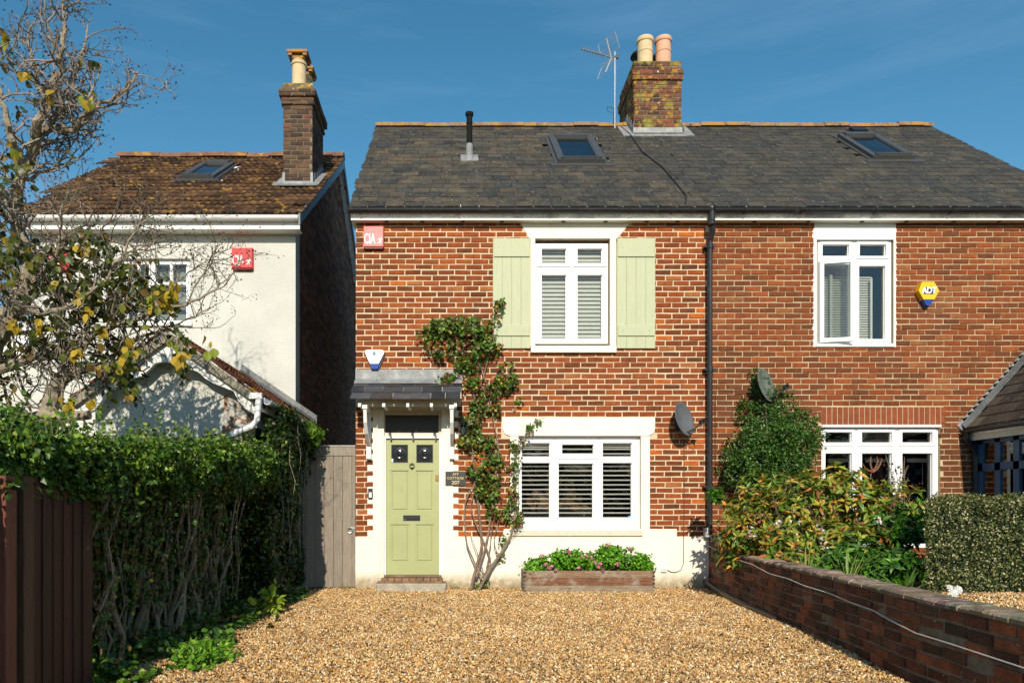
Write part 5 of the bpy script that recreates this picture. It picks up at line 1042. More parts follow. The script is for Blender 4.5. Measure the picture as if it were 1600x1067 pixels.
def leafR(nrm, tip, twist=.5):
    n_ = norm(nrm+rng.normal(size=nrm.shape)*twist); t_ = norm(tip+rng.normal(size=nrm.shape)*twist*.6); s_ = norm(np.cross(t_, n_)); n2 = np.cross(s_, t_); return np.stack([s_, t_, n2], axis=2)
def leaves(parent, matn, pos, nrm, tip, size, shapes, pal, p, nind=300, name='leaf', stuff='foliage', twist=.5, score=None, ja=.2):
    n_ = len(pos); pos = np.asarray(pos); ci = rng.choice(len(pal), n_, p=np.array(p)/sum(p)) if p is not None else None
    size = np.broadcast_to(size, n_)*rng.uniform(.75, 1.2, n_); S = np.stack([size]*3, 1)
    sc = score if score is not None else size/(pos[:, 1]+D)*(1+.6*np.clip(-nrm[:, 1], 0, 1))
    return pieces(name, parent, M[matn], shapes, pal, pos, leafR(nrm, tip, twist), S, ci, rng.integers(0, len(shapes), n_), sc, nind, stuff, ja=ja)
def blob_pts(blobs, per, clump=.06, shell=.5, front=False):
    """points in clumps through ellipsoids, denser towards the surface; returns positions and outward directions"""
    P_, O_ = [], []
    for (cx_, cy_, cz_, rx, ry, rz_), n_ in zip(blobs, per if hasattr(per, '__len__') else [per]*len(blobs)):
        nc = max(1, n_//14); d_ = norm(rng.normal(size=(nc, 3)))
        if front: d_[:, 1] = -np.abs(d_[:, 1])
        r_ = rng.uniform(shell, 1, (nc, 1))**.6*rng.uniform(.85, 1.08, (nc, 1)); c_ = d_*r_*np.array([[rx, ry, rz_]])+np.array([[cx_, cy_, cz_]])
        k_ = np.repeat(np.arange(nc), 14)[:n_] if n_ >= 14 else np.zeros(n_, int); P_.append(c_[k_]+rng.normal(size=(len(k_), 3))*clump); O_.append(norm(d_[k_]+rng.normal(size=(len(k_), 3))*.4))
    return np.concatenate(P_), np.concatenate(O_)
UP = np.array([[0, 0, 1.0]])
# ---- climbing rose
Yc = -.10; PB = lambda px_, py_, rx, ry, Y=-.11: (X(px_, Y), Y, Z(py_, Y), rx/116, .09, ry/116)
t = thing('climbing_rose', 'leggy climbing rose trained up the brick wall between the door and the wide window', 'climbing plant', (X(748), -.15, 0), )
def stems(parent, paths, m_='bark', c=(.23, .17, .12), nm='stem', n=6):
    for ps, r0, r1 in paths:
        k = MB(); V = [Vector(P(px_, py_, Y)) for px_, py_, Y in ps]; Q = []
        for i in range(len(V)-1):
            for s in range(4): 
                f = s/4; a = V[max(i-1, 0)]; b, c_ = V[i], V[i+1]; d_ = V[min(i+2, len(V)-1)]
                Q.append(.5*((2*b)+(c_-a)*f+(2*a-5*b+4*c_-d_)*f*f+(3*b-a-3*c_+d_)*f*f*f)+Vector([random.gauss(0, .003) for _ in range(3)]))
        Q.append(V[-1]); k.tube(Q, [r0+(r1-r0)*i/(len(Q)-1) for i in range(len(Q))], n, jit(c)); k.build(nm, M[m_], parent)
stems(t, [([(736, 922, -.2), (743, 890, -.18), (752, 850, -.14), (748, 800, -.1), (741, 740, -.08), (738, 660, -.08), (745, 590, -.08), (752, 530, -.08), (748, 500, -.08)], .021, .007),
          ([(748, 922, -.22), (768, 885, -.18), (785, 860, -.14), (798, 835, -.1), (806, 790, -.09), (803, 730, -.08), (815, 690, -.08), (835, 660, -.08), (852, 652, -.1)], .022, .004),
          ([(752, 900, -.2), (742, 880, -.18), (730, 850, -.14), (726, 815, -.12), (728, 780, -.1), (742, 755, -.09)], .012, .008),
          ([(750, 905, -.2), (766, 880, -.16), (756, 845, -.12), (744, 820, -.1), (736, 790, -.09), (745, 755, -.08)], .013, .006),
          ([(744, 900, -.2), (757, 860, -.15), (765, 820, -.1), (772, 770, -.09), (778, 700, -.08), (768, 640, -.08), (757, 590, -.07), (745, 560, -.07), (728, 520, -.07)], .014, .006),
          ([(752, 600, -.08), (765, 550, -.07), (772, 510, -.07), (775, 480, -.09), (782, 466, -.1)], .009, .004),
          ([(755, 910, -.2), (764, 870, -.16), (768, 830, -.14), (774, 805, -.12)], .009, .004), ([(757, 905, -.2), (748, 870, -.16), (738, 845, -.14), (735, 830, -.12)], .008, .003),
          ([(780, 870, -.15), (772, 845, -.14), (778, 815, -.12), (785, 795, -.1)], .007, .003), ([(742, 600, -.08), (715, 585, -.09), (695, 598, -.12), (684, 600, -.14)], .007, .003), ([(757, 640, -.08), (785, 610, -.08), (805, 600, -.1)], .007, .003),
          ([(790, 850, -.13), (808, 830, -.14), (822, 822, -.15)], .005, .002), ([(800, 835, -.13), (815, 820, -.15), (824, 815, -.16)], .004, .002)])
rb = [(680, 515, 26, 16, 700), (705, 508, 25, 14, 700), (735, 515, 26, 24, 1000), (760, 540, 22, 22, 800), (668, 535, 8, 14, 160), (685, 548, 8, 12, 160), (712, 545, 18, 14, 300), (735, 565, 16, 20, 450), (720, 570, 12, 12, 160), (700, 590, 16, 10, 260), (686, 600, 10, 6, 120), (702, 600, 8, 8, 100), (742, 600, 18, 14, 350), (785, 600, 22, 16, 600), (800, 592, 12, 8, 160), (765, 615, 18, 16, 350), (745, 640, 20, 22, 500), (735, 665, 18, 18, 500), (775, 640, 12, 14, 180), (812, 622, 7, 6, 60), (728, 690, 16, 14, 350), (758, 695, 20, 18, 500), (765, 725, 24, 18, 600), (745, 735, 16, 14, 350), (760, 752, 24, 16, 650), (768, 775, 20, 16, 500), (772, 800, 14, 12, 260), (745, 770, 8, 8, 80), (803, 700, 8, 14, 130), (806, 735, 9, 18, 180), (803, 765, 9, 14, 160), (798, 790, 12, 10, 180), (805, 812, 14, 12, 260), (790, 808, 10, 8, 140), (786, 845, 8, 9, 90), (780, 865, 9, 8, 90), (828, 672, 9, 8, 90), (843, 657, 9, 5, 60), (818, 690, 6, 7, 50), (776, 478, 7, 12, 80), (768, 512, 6, 12, 60), (774, 496, 5, 10, 40), (690, 560, 10, 10, 70), (795, 575, 6, 10, 40), (784, 470, 8, 7, 60), (812, 722, 6, 6, 30), (757, 915, 12, 7, 160), (782, 570, 5, 8, 30)]
blobs = [PB(a, b, c, d_) for a, b, c, d_, n_ in rb]; pp, oo = blob_pts(blobs, [int(x_[4]*(.6 if x_[1] < 600 else .46)) for x_ in rb], clump=.028, shell=.2)
pp[:, 1] = np.minimum(-.025, pp[:, 1]); oo[:, 1] -= .6
RP = [lin(c) for c in ('56762c', '466626', '6c8838', '3a5220', '7d8c34', 'b0a040', 'c89a3c', '8a4a30', '6a3a2c')]
leaves(t, 'leaf', pp, norm(oo+.4*UP), norm(np.cross(oo, rng.normal(size=oo.shape))-.5*UP), .050, OVAL, RP, [16, 18, 11, 14, 5, 1.6, 1.2, 4, 8], stuff='foliage', twist=.55)
for px_, py_ in ((755, 606), (718, 546), (772, 590), (785, 540)):
    c_ = np.array([P(px_, py_, -.2)]); a = norm(rng.normal(size=(22, 3))); leaves(t, 'petal', c_+a*.012, a, norm(np.cross(a, rng.normal(size=a.shape))), .028, OVAL, [lin('d98a8a'), lin('c96a70'), lin('e8b0a0')], [1, 1, 1], 0, stuff='rose_bloom')
# ---- geraniums in the planter
t = thing('trailing_geraniums', 'bright green bushy geraniums with pink flowers filling the wooden planter', 'flowering plant', ((px0_+px1_)/2, -.25, .28))
gb = [(840, 884, 22, 12), (862, 878, 22, 16), (885, 874, 24, 17), (905, 874, 20, 15), (925, 878, 18, 14), (940, 874, 18, 16), (958, 870, 20, 18), (980, 872, 22, 17), (1000, 877, 18, 14), (832, 888, 10, 6), (1010, 884, 10, 8), (950, 862, 12, 10)]
blobs = [(X(a, -.27), -.26, Z(b, -.27), c/117, .19, d_/117) for a, b, c, d_ in gb]; pp, oo = blob_pts(blobs, 620, clump=.018, shell=.55); k_ = pp[:, 2] > pz1-.07
pp, oo = pp[k_], oo[k_]
leaves(t, 'leaf_soft', pp, norm(oo+.5*UP), norm(np.cross(oo, rng.normal(size=oo.shape))), .034, [leaf_big(.48, .08, .1) for _ in range(4)], [lin(c) for c in ('5f9a22', '4f8a1e', '77b030', '3c6c1a', '8cc040')], [5, 5, 4, 2, 2], nind=300, stuff='foliage', twist=.5)
for cx_, cy_ in ((853, 881), (858, 886), (848, 868), (862, 884), (868, 890), (918, 868), (925, 872), (910, 870), (930, 878), (935, 885), (942, 890), (938, 880), (950, 852), (985, 858), (905, 886), (890, 862), (965, 880)):
    c_ = np.array([[X(cx_, -.47), -.47 if cy_ > 876 else -.43, Z(cy_, -.42)]]); n_ = 34; a = norm(rng.normal(size=(n_, 3))); a[:, 1] -= .5; leaves(t, 'petal', c_+a*.02*rng.uniform(.3, 1, (n_, 1)), norm(a), norm(np.cross(a, rng.normal(size=a.shape))), .022, OVAL[:3], [lin('d77aa0'), lin('c25a86'), lin('e8a0ba')], [1, 1, 1], 0, stuff='bloom')
# ---- shrub with yellow and rust leaves (rosettes)
t = thing('leafy_shrub', 'broad shrub with pointed green, yellow and rust coloured leaves overhanging the low wall', 'shrub', (4.3, -1.5, .3))
def whorl_shrub(parent, blobs, counts, lsize, pal, prob, nleaf=9, nind=300, stuff='foliage', ycol=None):
    P_, N_, T_, S_ = [], [], [], []
    for (cx_, cy_, cz_, rx, ry, rz_), n_ in zip(blobs, counts):
        d_ = norm(rng.normal(size=(n_, 3))); d_[:, 1] = np.where(rng.uniform(size=n_) < .6, -np.abs(d_[:, 1]), d_[:, 1]); r_ = rng.uniform(.55, 1.08, (n_, 1)); c_ = np.array([[cx_, cy_, cz_]])+d_*r_*np.array([[rx, ry, rz_]]); ax_ = norm(d_*.7+UP*.75+rng.normal(size=d_.shape)*.3)
        for i in range(n_):
            a = ax_[i]; u = norm(np.cross(a, rng.normal(size=3))); v = np.cross(a, u); m_ = nleaf+rng.integers(-2, 3)
            for j in range(m_):
                an = 2.4*j; el = .15+.75*j/m_; rad = u*math.cos(an)+v*math.sin(an); tp = rad*math.cos(el)+a*math.sin(el)-np.array([0, 0, .25])*(1-j/m_)
                P_.append(c_[i]-a*.05*(1-j/m_)); T_.append(tp); N_.append(a*math.cos(el)-rad*math.sin(el)); S_.append(lsize*(1.1-.45*j/m_))
    P_, N_, T_, S_ = map(np.array, (P_, N_, T_, S_)); return leaves(parent, 'leaf', P_, N_, norm(T_), S_, BIG, pal, prob, nind, stuff=stuff, twist=.22)
LPAL2 = [lin(c) for c in ('6c8a30', '557226', '84983a', '9a9838', 'b5a042', 'cc9440', 'b87240', '8a5638', '40521f')]
zc = lambda py_, Y: Z(py_, Y)
hb = [(1180, 790, -1.2, .40, .42, .40, 60), (1165, 830, -1.3, .38, .4, .30, 60), (1240, 790, -1.5, .45, .5, .42, 90), (1240, 850, -1.9, .40, .4, .28, 70), (1310, 780, -1.5, .45, .5, .42, 90), (1320, 850, -2.0, .42, .45, .32, 80), (1385, 800, -1.7, .38, .5, .36, 60), (1150, 865, -1.2, .22, .3, .18, 26), (1195, 855, -1.5, .3, .3, .25, 40)]
whorl_shrub(t, [(X(a, Y), Y, Z(b, Y), rx, ry, rz_) for a, b, Y, rx, ry, rz_, n_ in hb], [int(h[6]*1.35) for h in hb], .118, LPAL2, [13, 12, 12, 11, 9, 7, 4, 4, 7])
hb = [(1395, 830, -2.0, .28, .35, .30, 40), (1425, 800, -1.9, .2, .3, .14, 20), (1380, 880, -2.6, .40, .25, .18, 40), (1300, 885, -2.4, .3, .2, .14, 26), (1420, 880, -2.7, .22, .2, .14, 18), (1120, 770, -.8, .10, .1, .08, 8), (1340, 870, -2.5, .3, .2, .2, 26)]
whorl_shrub(t, [(X(a, Y), Y, Z(b, Y), rx, ry, rz_) for a, b, Y, rx, ry, rz_, n_ in hb], [h[6] for h in hb], .13, [lin(c) for c in ('4c7a24', '3a6420', '6a9636', '2f4f1c')], [4, 4, 2, 2], nind=0, stuff='green_foliage')
for i in range(26):
    a = random.uniform(0, 6.28); bx, by = 4.25+random.uniform(-.5, .6), -1.6+random.uniform(-.4, .4); k = MB(); ex_, ey = bx+random.uniform(-.6, .6), by+random.uniform(-.5, .4); k.tube([(bx, by, .28), ((bx+ex_)/2+.05, (by+ey)/2, .75), (ex_, ey, random.uniform(1.1, 1.5))], [.014, .010, .005], 5, (.12, .09, .06)); k.build('stem', M['bark'], t)
pp, oo = blob_pts([(X(1340, -2.1), -2.25, .8, .5, .2, .3), (X(1200, -1.6), -1.9, .8, .3, .15, .2)], 90, clump=.03, shell=.8); leaves(t, 'petal', pp, oo, norm(rng.normal(size=oo.shape)), .04, SMALL, [lin('efe6e0'), lin('e6c8c0')], [2, 1], 0, stuff='blossom')
# ---- small-leaved evergreen below the second dish
t = thing('small_leaved_shrub', 'dense dark green small leaved shrub climbing the right house under the stained dish', 'shrub', (X(1215, -.4), -.4, .3))
eb = [(1215, 640, -.22, .28, .13, .30, 1800), (1200, 690, -.35, .45, .28, .35, 4200), (1235, 700, -.35, .40, .28, .35, 3500), (1180, 720, -.4, .40, .3, .32, 3600), (1215, 760, -.45, .5, .3, .4, 3600), (1160, 745, -.3, .25, .2, .2, 1000), (1190, 610, -.14, .13, .07, .16, 420), (1165, 650, -.12, .12, .06, .25, 420), (1255, 655, -.15, .2, .1, .12, 500), (1275, 680, -.2, .12, .1, .16, 360), (1140, 700, -.1, .14, .05, .12, 160), (1128, 745, -.08, .08, .04, .2, 140), (1180, 590, -.1, .08, .05, .1, 120)]
pp, oo = blob_pts([(X(a, Y), Y, Z(b, Y), rx, ry, rz_) for a, b, Y, rx, ry, rz_, n_ in eb], [e[6] for e in eb], clump=.028, shell=.5); pp[:, 1] = np.minimum(pp[:, 1], -.02)
leaves(t, 'leaf', pp, norm(oo+.3*UP), norm(oo+rng.normal(size=oo.shape)*.8+.2*UP), .036, SMALL, [lin(c) for c in ('45682a', '37581f', '557a34', '6c8c44', '27401a')], [5, 5, 4, 2, 3], 300, stuff='foliage', twist=.6)
stems(t, [([(1210, 900, -.5), (1208, 780, -.4), (1200, 680, -.3), (1195, 610, -.15), (1190, 585, -.1)], .02, .004), ([(1215, 900, -.5), (1225, 780, -.4), (1240, 690, -.3), (1265, 650, -.2)], .02, .004)])
sp_paths = []
for i in range(46):
    a = random.choice(eb[:5]); px_ = a[0]+random.gauss(0, 30); py_ = a[1]-random.uniform(5, 30); sp_paths.append(([(px_, py_+20, a[2]), (px_+random.uniform(-14, 14), py_, a[2]), (px_+random.uniform(-26, 26), py_-random.uniform(8, 18), a[2])], .004, .002))
stems(t, sp_paths[:20], n=3)
# ---- variegated hedge
def box_hedge(parent, x0, x1, y0, y1, z0, z1, n_, lsize, pal, prob, matn='leaf', nind=300, bump_=.06, faces='ftlr', shapes=SMALL, twist=.7, stuff='foliage', freq=4.0, shear=0):
    P_, O_ = [], []; ar = {'f': (x1-x0)*(z1-z0), 't': (x1-x0)*(y1-y0), 'l': (y1-y0)*(z1-z0), 'r': (y1-y0)*(z1-z0)}; tot = sum(ar[f] for f in faces)
    for f in faces:
        m_ = int(n_*ar[f]/tot); u, v = rng.uniform(0, 1, m_), rng.uniform(0, 1, m_); dp = rng.uniform(0, 1, m_)**1.6*.14-.01
        if f == 'f': p = np.stack([x0+u*(x1-x0), y0+dp, z0+v*(z1-z0)], 1); o = np.tile([[0, -1., 0]], (m_, 1))
        if f == 't': p = np.stack([x0+u*(x1-x0), y0+v*(y1-y0), z1-dp], 1); o = np.tile([[0, 0, 1.]], (m_, 1))
        if f == 'l': p = np.stack([x0+dp, y0+u*(y1-y0), z0+v*(z1-z0)], 1); o = np.tile([[-1., 0, 0]], (m_, 1))
        if f == 'r': p = np.stack([x1-dp, y0+u*(y1-y0), z0+v*(z1-z0)], 1); o = np.tile([[1., 0, 0]], (m_, 1))
        b = np.array([noise.noise(Vector(q)*freq)*1.0+.5*noise.noise(Vector(q)*freq*2.7) for q in p]); p = p+o*(b*bump_)[:, None]; p[:, 0] += (p[:, 1]-y0)*shear*(x1-p[:, 0])/(x1-x0); keep = b > -.75+rng.uniform(0, .5, m_); P_.append(p[keep]); O_.append(o[keep])
    P_, O_ = np.concatenate(P_), np.concatenate(O_); 
    return leaves(parent, matn, P_, norm(O_+.35*UP+rng.normal(size=O_.shape)*.3), norm(np.cross(O_, rng.normal(size=O_.shape))+.3*UP+.3*O_), lsize, shapes, pal, prob, nind, stuff=stuff, twist=twist)
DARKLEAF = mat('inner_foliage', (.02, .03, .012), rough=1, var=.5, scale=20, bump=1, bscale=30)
t = thing('variegated_hedge', 'clipped hedge of tiny cream edged leaves behind the low wall on the right', 'hedge', (5.4, -2.7, .3))
VP = [lin(c) for c in ('5c6834', 'aca674', '8c8c54', '3e4c24', 'c6bf98', '2c3a1a')]
box_hedge(t, X(1450, -3.05)-.02, 6.9, -3.05, -2.2, .33, 1.22, 34000, .025, VP, [5, 2.6, 4, 5, 1.2, 5.5], bump_=.06, shear=.8, freq=5.5)
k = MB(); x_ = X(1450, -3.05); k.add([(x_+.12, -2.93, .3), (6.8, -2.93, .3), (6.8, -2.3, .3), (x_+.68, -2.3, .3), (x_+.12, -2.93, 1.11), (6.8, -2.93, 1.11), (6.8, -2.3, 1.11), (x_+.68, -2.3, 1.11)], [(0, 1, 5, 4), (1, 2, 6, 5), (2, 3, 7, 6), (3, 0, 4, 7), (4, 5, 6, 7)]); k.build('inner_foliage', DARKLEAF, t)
for i in range(9):
    k = MB(); x_ = 4.7+i*.25; k.tube([(x_, -2.7, .28), (x_+.03, -2.75, .6)], .015, 5, (.12, .09, .07)); k.build('stem', M['bark'], t)
# ---- strap leaves and white flowers behind the wall
def blades(name, label, cx_, cy_, z0, n_, h, spread, pal, w_=.018, cat='plant'):
    t = thing(name, label, cat, (cx_, cy_, z0))
    for i in range(n_):
        a = random.uniform(0, 6.28); r0 = random.uniform(0, .07); hh = h*random.uniform(.6, 1.1); lean = spread*random.uniform(.2, 1.1); k = MB(); V = []; seg = 6; s_ = Vector((-math.sin(a), math.cos(a), 0))
        for j in range(seg+1):
            f = j/seg; c_ = Vector((cx_+math.cos(a)*(r0+lean*f*f), cy_+math.sin(a)*(r0+lean*f*f), z0+hh*(f-.25*f*f*lean/.3))); ww_ = w_*(1-f**2.5)*(.6+.4*min(1, f*4)); V += [tuple(c_-s_*ww_/2), tuple(c_+Vector((0, 0, -.003))), tuple(c_+s_*ww_/2)]
        k.add(V, [f_ for j in range(seg) for f_ in ((3*j, 3*j+1, 3*j+4, 3*j+3), (3*j+1, 3*j+2, 3*j+5, 3*j+4))], jit(random.choice(pal), .15)); k.build('leaf', M['leaf'], t)
    return t
GB = [lin(c) for c in ('7f9a4a', '5f8236', 'a0ae5c', '8f9a50')]
blades('strap_leaved_plant', 'clump of long pale green strap leaves above the middle of the low wall', 3.68, -3.2, .3, 30, .52, .30, GB)
blades('strap_leaved_plant', 'smaller clump of upright strap leaves beneath the rust coloured shrub', 3.60, -2.55, .3, 20, .46, .16, GB)
blades('strap_leaved_plant', 'low clump of broad drooping leaves beside the white flowers', 3.95, -3.65, .3, 16, .34, .36, [lin('4f6e2c'), lin('6a8238')], .045)
def flower(cx_, cy_, cz_, r_, label, tilt):
    r_ *= .8
    t = thing('white_flower', label, 'flower', (cx_, cy_, .3)); k = MB(); k.tube([(cx_+.02, cy_+.03, .3), (cx_, cy_, cz_)], .004, 4, (.25, .4, .12)); k.build('stem', M['leaf'], t)
    for j in range(7):
        a = j*6.283/7; q = Matrix.Translation((cx_, cy_, cz_)) @ Matrix.Rotation(tilt, 4, 'X') @ Matrix.Rotation(a, 4, 'Z'); k = MB(); k.add([(0, 0, 0), (-.3*r_*1.5, .55*r_, .015), (0, r_, .0), (.3*r_*1.5, .55*r_, .015), (0, .55*r_, -.006)], [(0, 4, 1), (1, 4, 2), (0, 3, 4), (3, 2, 4)], (.85, .84, .82), q); k.build('petal', M['petal'], t)
flower(X(1489, -4.2), -4.2, Z(926, -4.2), .055, 'white flower drooping lowest of the cluster beside the coping', R(60)); flower(X(1497, -4.05), -4.05, Z(921, -4.05), .05, 'white flower at the right end of the small cluster', R(70)); flower(X(1484, -4.0), -4.0, Z(918, -4.0), .04, 'small white flower nearest to the broad drooping leaves', R(50)); flower(X(1519, -4.1), -4.1, Z(947, -4.1), .035, 'single white flower fallen low apart from the cluster', R(20))
# dry twigs by the window
t = thing('bare_shrub', 'thin nearly leafless twiggy shrub in front of the dark window of the right house', 'shrub', (X(1405, -1), -1, .3))
tw = []
for i in range(16):
    x_ = 1402+random.gauss(0, 6); tw.append(([(1400+random.uniform(-8, 8), 870, -1.0), (x_, 810, -1.0), (x_+random.uniform(-10, 12), 770, -1.0), (x_+random.uniform(-14, 20), random.uniform(710, 760), -1.0)], .007, .0025))
stems(t, tw, n=4)
b_ = [(X(1402, -1)+random.gauss(0, .1), -1+random.gauss(0, .05), random.uniform(.8, 1.75), .04, .04, .05) for _ in range(40)]; pp, oo = blob_pts(b_, 5, clump=.03); leaves(t, 'leaf', pp, oo, norm(rng.normal(size=oo.shape)-UP*.5), .035, OVAL, [lin('4a3a26'), lin('5a6430'), lin('3a2a20')], [2, 1, 2], 60, stuff='foliage')
# ---- left hedge: leafy canopy over bare stems
t = thing('privet_hedge', 'overgrown glossy green hedge with leafy top and bare twisted stems on the left', 'hedge', (-2.8, -3.6, 0))
HP = [lin(c) for c in ('4f7026', '3c591e', '63832f', '2c4417', '7d973c', '93a03c')]
def hedge_canopy():
    """rounded canopy following the drive: x edge and top vary along y"""
    n_ = 62000; y_ = -7.1+5.6*rng.uniform(0, 1, n_)**.85; u = rng.uniform(0, 1, n_); dp = rng.uniform(0, 1, n_)**1.8*.16
    xe = -1.93+.04*np.sin(y_*2.3)-.10*np.abs(y_+3.1)**1.1+.0*y_; zt_ = 1.57+.03*np.sin(y_*3.1)+.26*(y_+6)/4.5
    zb_ = 1.24+.05*np.sin(y_*4.7)+.12*np.clip((y_+5.4)/3, 0, 1); zb_ = np.where(y_ < FENCE_END, 1.18, zb_)
    P_ = np.zeros((n_, 3)); O_ = np.zeros((n_, 3)); top = u < .52
    w_ = rng.uniform(0, 1, n_); xw_ = xe-.02-w_*2.1
    P_[:, 0] = np.where(top, xw_, xe-dp); P_[:, 1] = y_; v = rng.uniform(0, 1, n_)
    edge = np.clip(1-(xe-xw_)/.18, 0, 1)
    P_[:, 2] = np.where(top, zt_-dp-.10*edge**2, zb_+(zt_-.05-zb_)*v); P_[:, 0] -= np.where(top, 0, .10*np.abs(v-.55)**2*2)
    O_[:, 0] = np.where(top, edge*.7, 1); O_[:, 2] = np.where(top, 1, .25); 
    q = P_*np.array([[3.6, 3.6, 3.6]]); b = np.array([noise.noise(Vector(a))+.6*noise.noise(Vector(a)*2.6) for a in q]); O_ = norm(O_); b2 = np.array([noise.noise(Vector(a)*.4) for a in q]); P_ += O_*(b*.085+b2*.12)[:, None]; k_ = b > -.62+rng.uniform(0, .5, n_); return P_[k_], O_[k_]
pp, oo = hedge_canopy()
leaves(t, 'leaf', pp, norm(oo+.4*UP+rng.normal(size=oo.shape)*.3), norm(np.cross(oo, rng.normal(size=oo.shape))+.4*oo), .040, OVAL[:2]+SMALL[:4], HP, [6, 6, 5, 4, 3, 1.2], 300, stuff='foliage', twist=.6)
# front end of the canopy over the fence, and sparse leaves among the stems
n_ = 11000; y_ = rng.uniform(FENCE_END-.1, -1.5, n_); P_ = np.stack([-2.42+rng.normal(size=n_)*.12, y_, rng.uniform(0, 1, n_)**.55*1.5], 1); P_[:, 0] += np.clip(P_[:, 2]-.8, 0, 1)*.38*rng.uniform(.2, 1, n_); b = np.array([noise.noise(Vector(a)*2.2) for a in P_]); k_ = b > -.12; P_ = P_[k_]; O_ = np.tile([[1., -.1, .2]], (len(P_), 1))
leaves(t, 'leaf', P_, O_, norm(rng.normal(size=O_.shape)-.5*UP), .040, OVAL, [HP[0], HP[1], HP[3], lin('5a5a2c'), lin('6a5a30')], [5, 6, 5, 1.5, .8], 0, stuff='inner_leaves', twist=.7)
n_ = 9000; y_ = rng.uniform(FENCE_END, -1.7, n_); P_ = np.stack([-2.78+rng.normal(size=n_)*.09, y_, rng.uniform(0, 1.5, n_)], 1); O_ = np.tile([[1., -.1, .2]], (n_, 1))
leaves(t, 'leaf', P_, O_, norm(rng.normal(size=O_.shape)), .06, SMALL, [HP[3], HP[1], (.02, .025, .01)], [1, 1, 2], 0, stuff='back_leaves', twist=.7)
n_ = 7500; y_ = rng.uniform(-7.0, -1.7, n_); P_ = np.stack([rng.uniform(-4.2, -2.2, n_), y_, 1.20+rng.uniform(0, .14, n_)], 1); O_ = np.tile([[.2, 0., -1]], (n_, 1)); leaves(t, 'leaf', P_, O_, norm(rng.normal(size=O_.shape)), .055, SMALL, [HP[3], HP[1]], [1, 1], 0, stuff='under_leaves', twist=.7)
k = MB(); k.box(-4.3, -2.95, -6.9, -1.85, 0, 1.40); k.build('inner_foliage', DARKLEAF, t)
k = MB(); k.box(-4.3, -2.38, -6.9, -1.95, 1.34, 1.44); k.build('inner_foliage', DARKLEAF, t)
y_ = FENCE_END+.12
while y_ < -1.9:
    nst = random.choice((2, 2, 3, 3)); bx = -2.48+random.gauss(0, .07)
    for q in range(nst):
        k = MB(); r0 = random.choice((.008, .011, .014, .018, .028))*(1.1 if q == 0 else .75); pts_ = [Vector((bx+random.gauss(0, .03), y_+random.gauss(0, .04), -.02))]; tx, ty = bx+random.gauss(0, .16), y_+random.gauss(.02, .22)
        for f in (.15, .3, .45, .6, .8, 1.0): pts_.append(Vector((bx+(tx-bx)*f+random.gauss(0, .03), y_+(ty-y_)*f+random.gauss(0, .035), 1.5*f)))
        k.tube(pts_, [r0*(1.15-.65*i/6) for i in range(7)], 7, jit(random.choice(((.27, .21, .14), (.22, .17, .11), (.33, .27, .19))), .15)); k.build('stem', M['bark'], t)
    y_ += random.uniform(.07, .15)
# ---- ivy at the far end of the hedge
t = thing('ivy', 'dark ivy with hanging tendrils covering the porch side next to the grey gate', 'climbing plant', (-2.2, -.9, 0))
n_ = 30000; y_ = rng.uniform(-1.75, -.06, n_); z_ = rng.uniform(0, 1, n_); zt_ = 2.18+.12*np.sin(y_*3)+.1*(y_+1.7)/1.6; P_ = np.stack([-2.12+.05*np.sin(y_*4)+.06*np.sin(z_*9+y_*3)+.20*np.clip((z_-.35)*1.6, 0, 1)-rng.uniform(0, .14, n_), y_, z_*zt_], 1)
m_ = n_//3; P_[:m_, 1] = -1.78+rng.normal(size=m_)*.05; P_[:m_, 0] = rng.uniform(-2.75, -2.05, m_); P_[:m_, 2] *= np.where(P_[:m_, 0] < -2.2, .80, .93); b = np.array([noise.noise(Vector(a)*4)+.5*noise.noise(Vector(a)*9) for a in P_]); k_ = b > -.3; P_ = P_[k_]; P_[:, 0] += b[k_]*.06
O_ = np.tile([[1., -.25, .2]], (len(P_), 1)); leaves(t, 'leaf', P_, O_, norm(rng.normal(size=O_.shape)-.6*UP), .052, [leaf_big(.42, .05, .15) for _ in range(3)]+SMALL[:2], [lin(c) for c in ('2c4218', '3a5220', '223414', '4c6426', '5a5a30')], [5, 4, 5, 2, .8], 300, stuff='foliage', twist=.5)
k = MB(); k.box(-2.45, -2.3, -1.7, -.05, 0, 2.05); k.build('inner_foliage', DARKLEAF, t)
for i in range(22):
    k = MB(); y0_ = random.uniform(-1.7, -.1); x0_ = -1.97+random.gauss(0, .03); zt1 = random.uniform(1.3, 2.2); L_ = random.uniform(.5, 1.2); k.tube([(x0_+random.gauss(0, .02), y0_+random.gauss(0, .02), zt1-L_*f) for f in (0, .2, .4, .6, .8, 1)], .0022, 3, (.35, .31, .22)); k.build('tendril', M['bark'], t)
pp, oo = blob_pts([(-1.95, -.3, 2.10, .16, .2, .16), (-2.2, -.9, 2.22, .16, .4, .10)], [700, 700], clump=.03); leaves(t, 'leaf_soft', pp, oo, norm(rng.normal(size=oo.shape)), .045, OVAL, [lin('7a9a34'), lin('5a7c28'), lin('4a6a22')], [2, 2, 2], 0, stuff='bright_foliage')
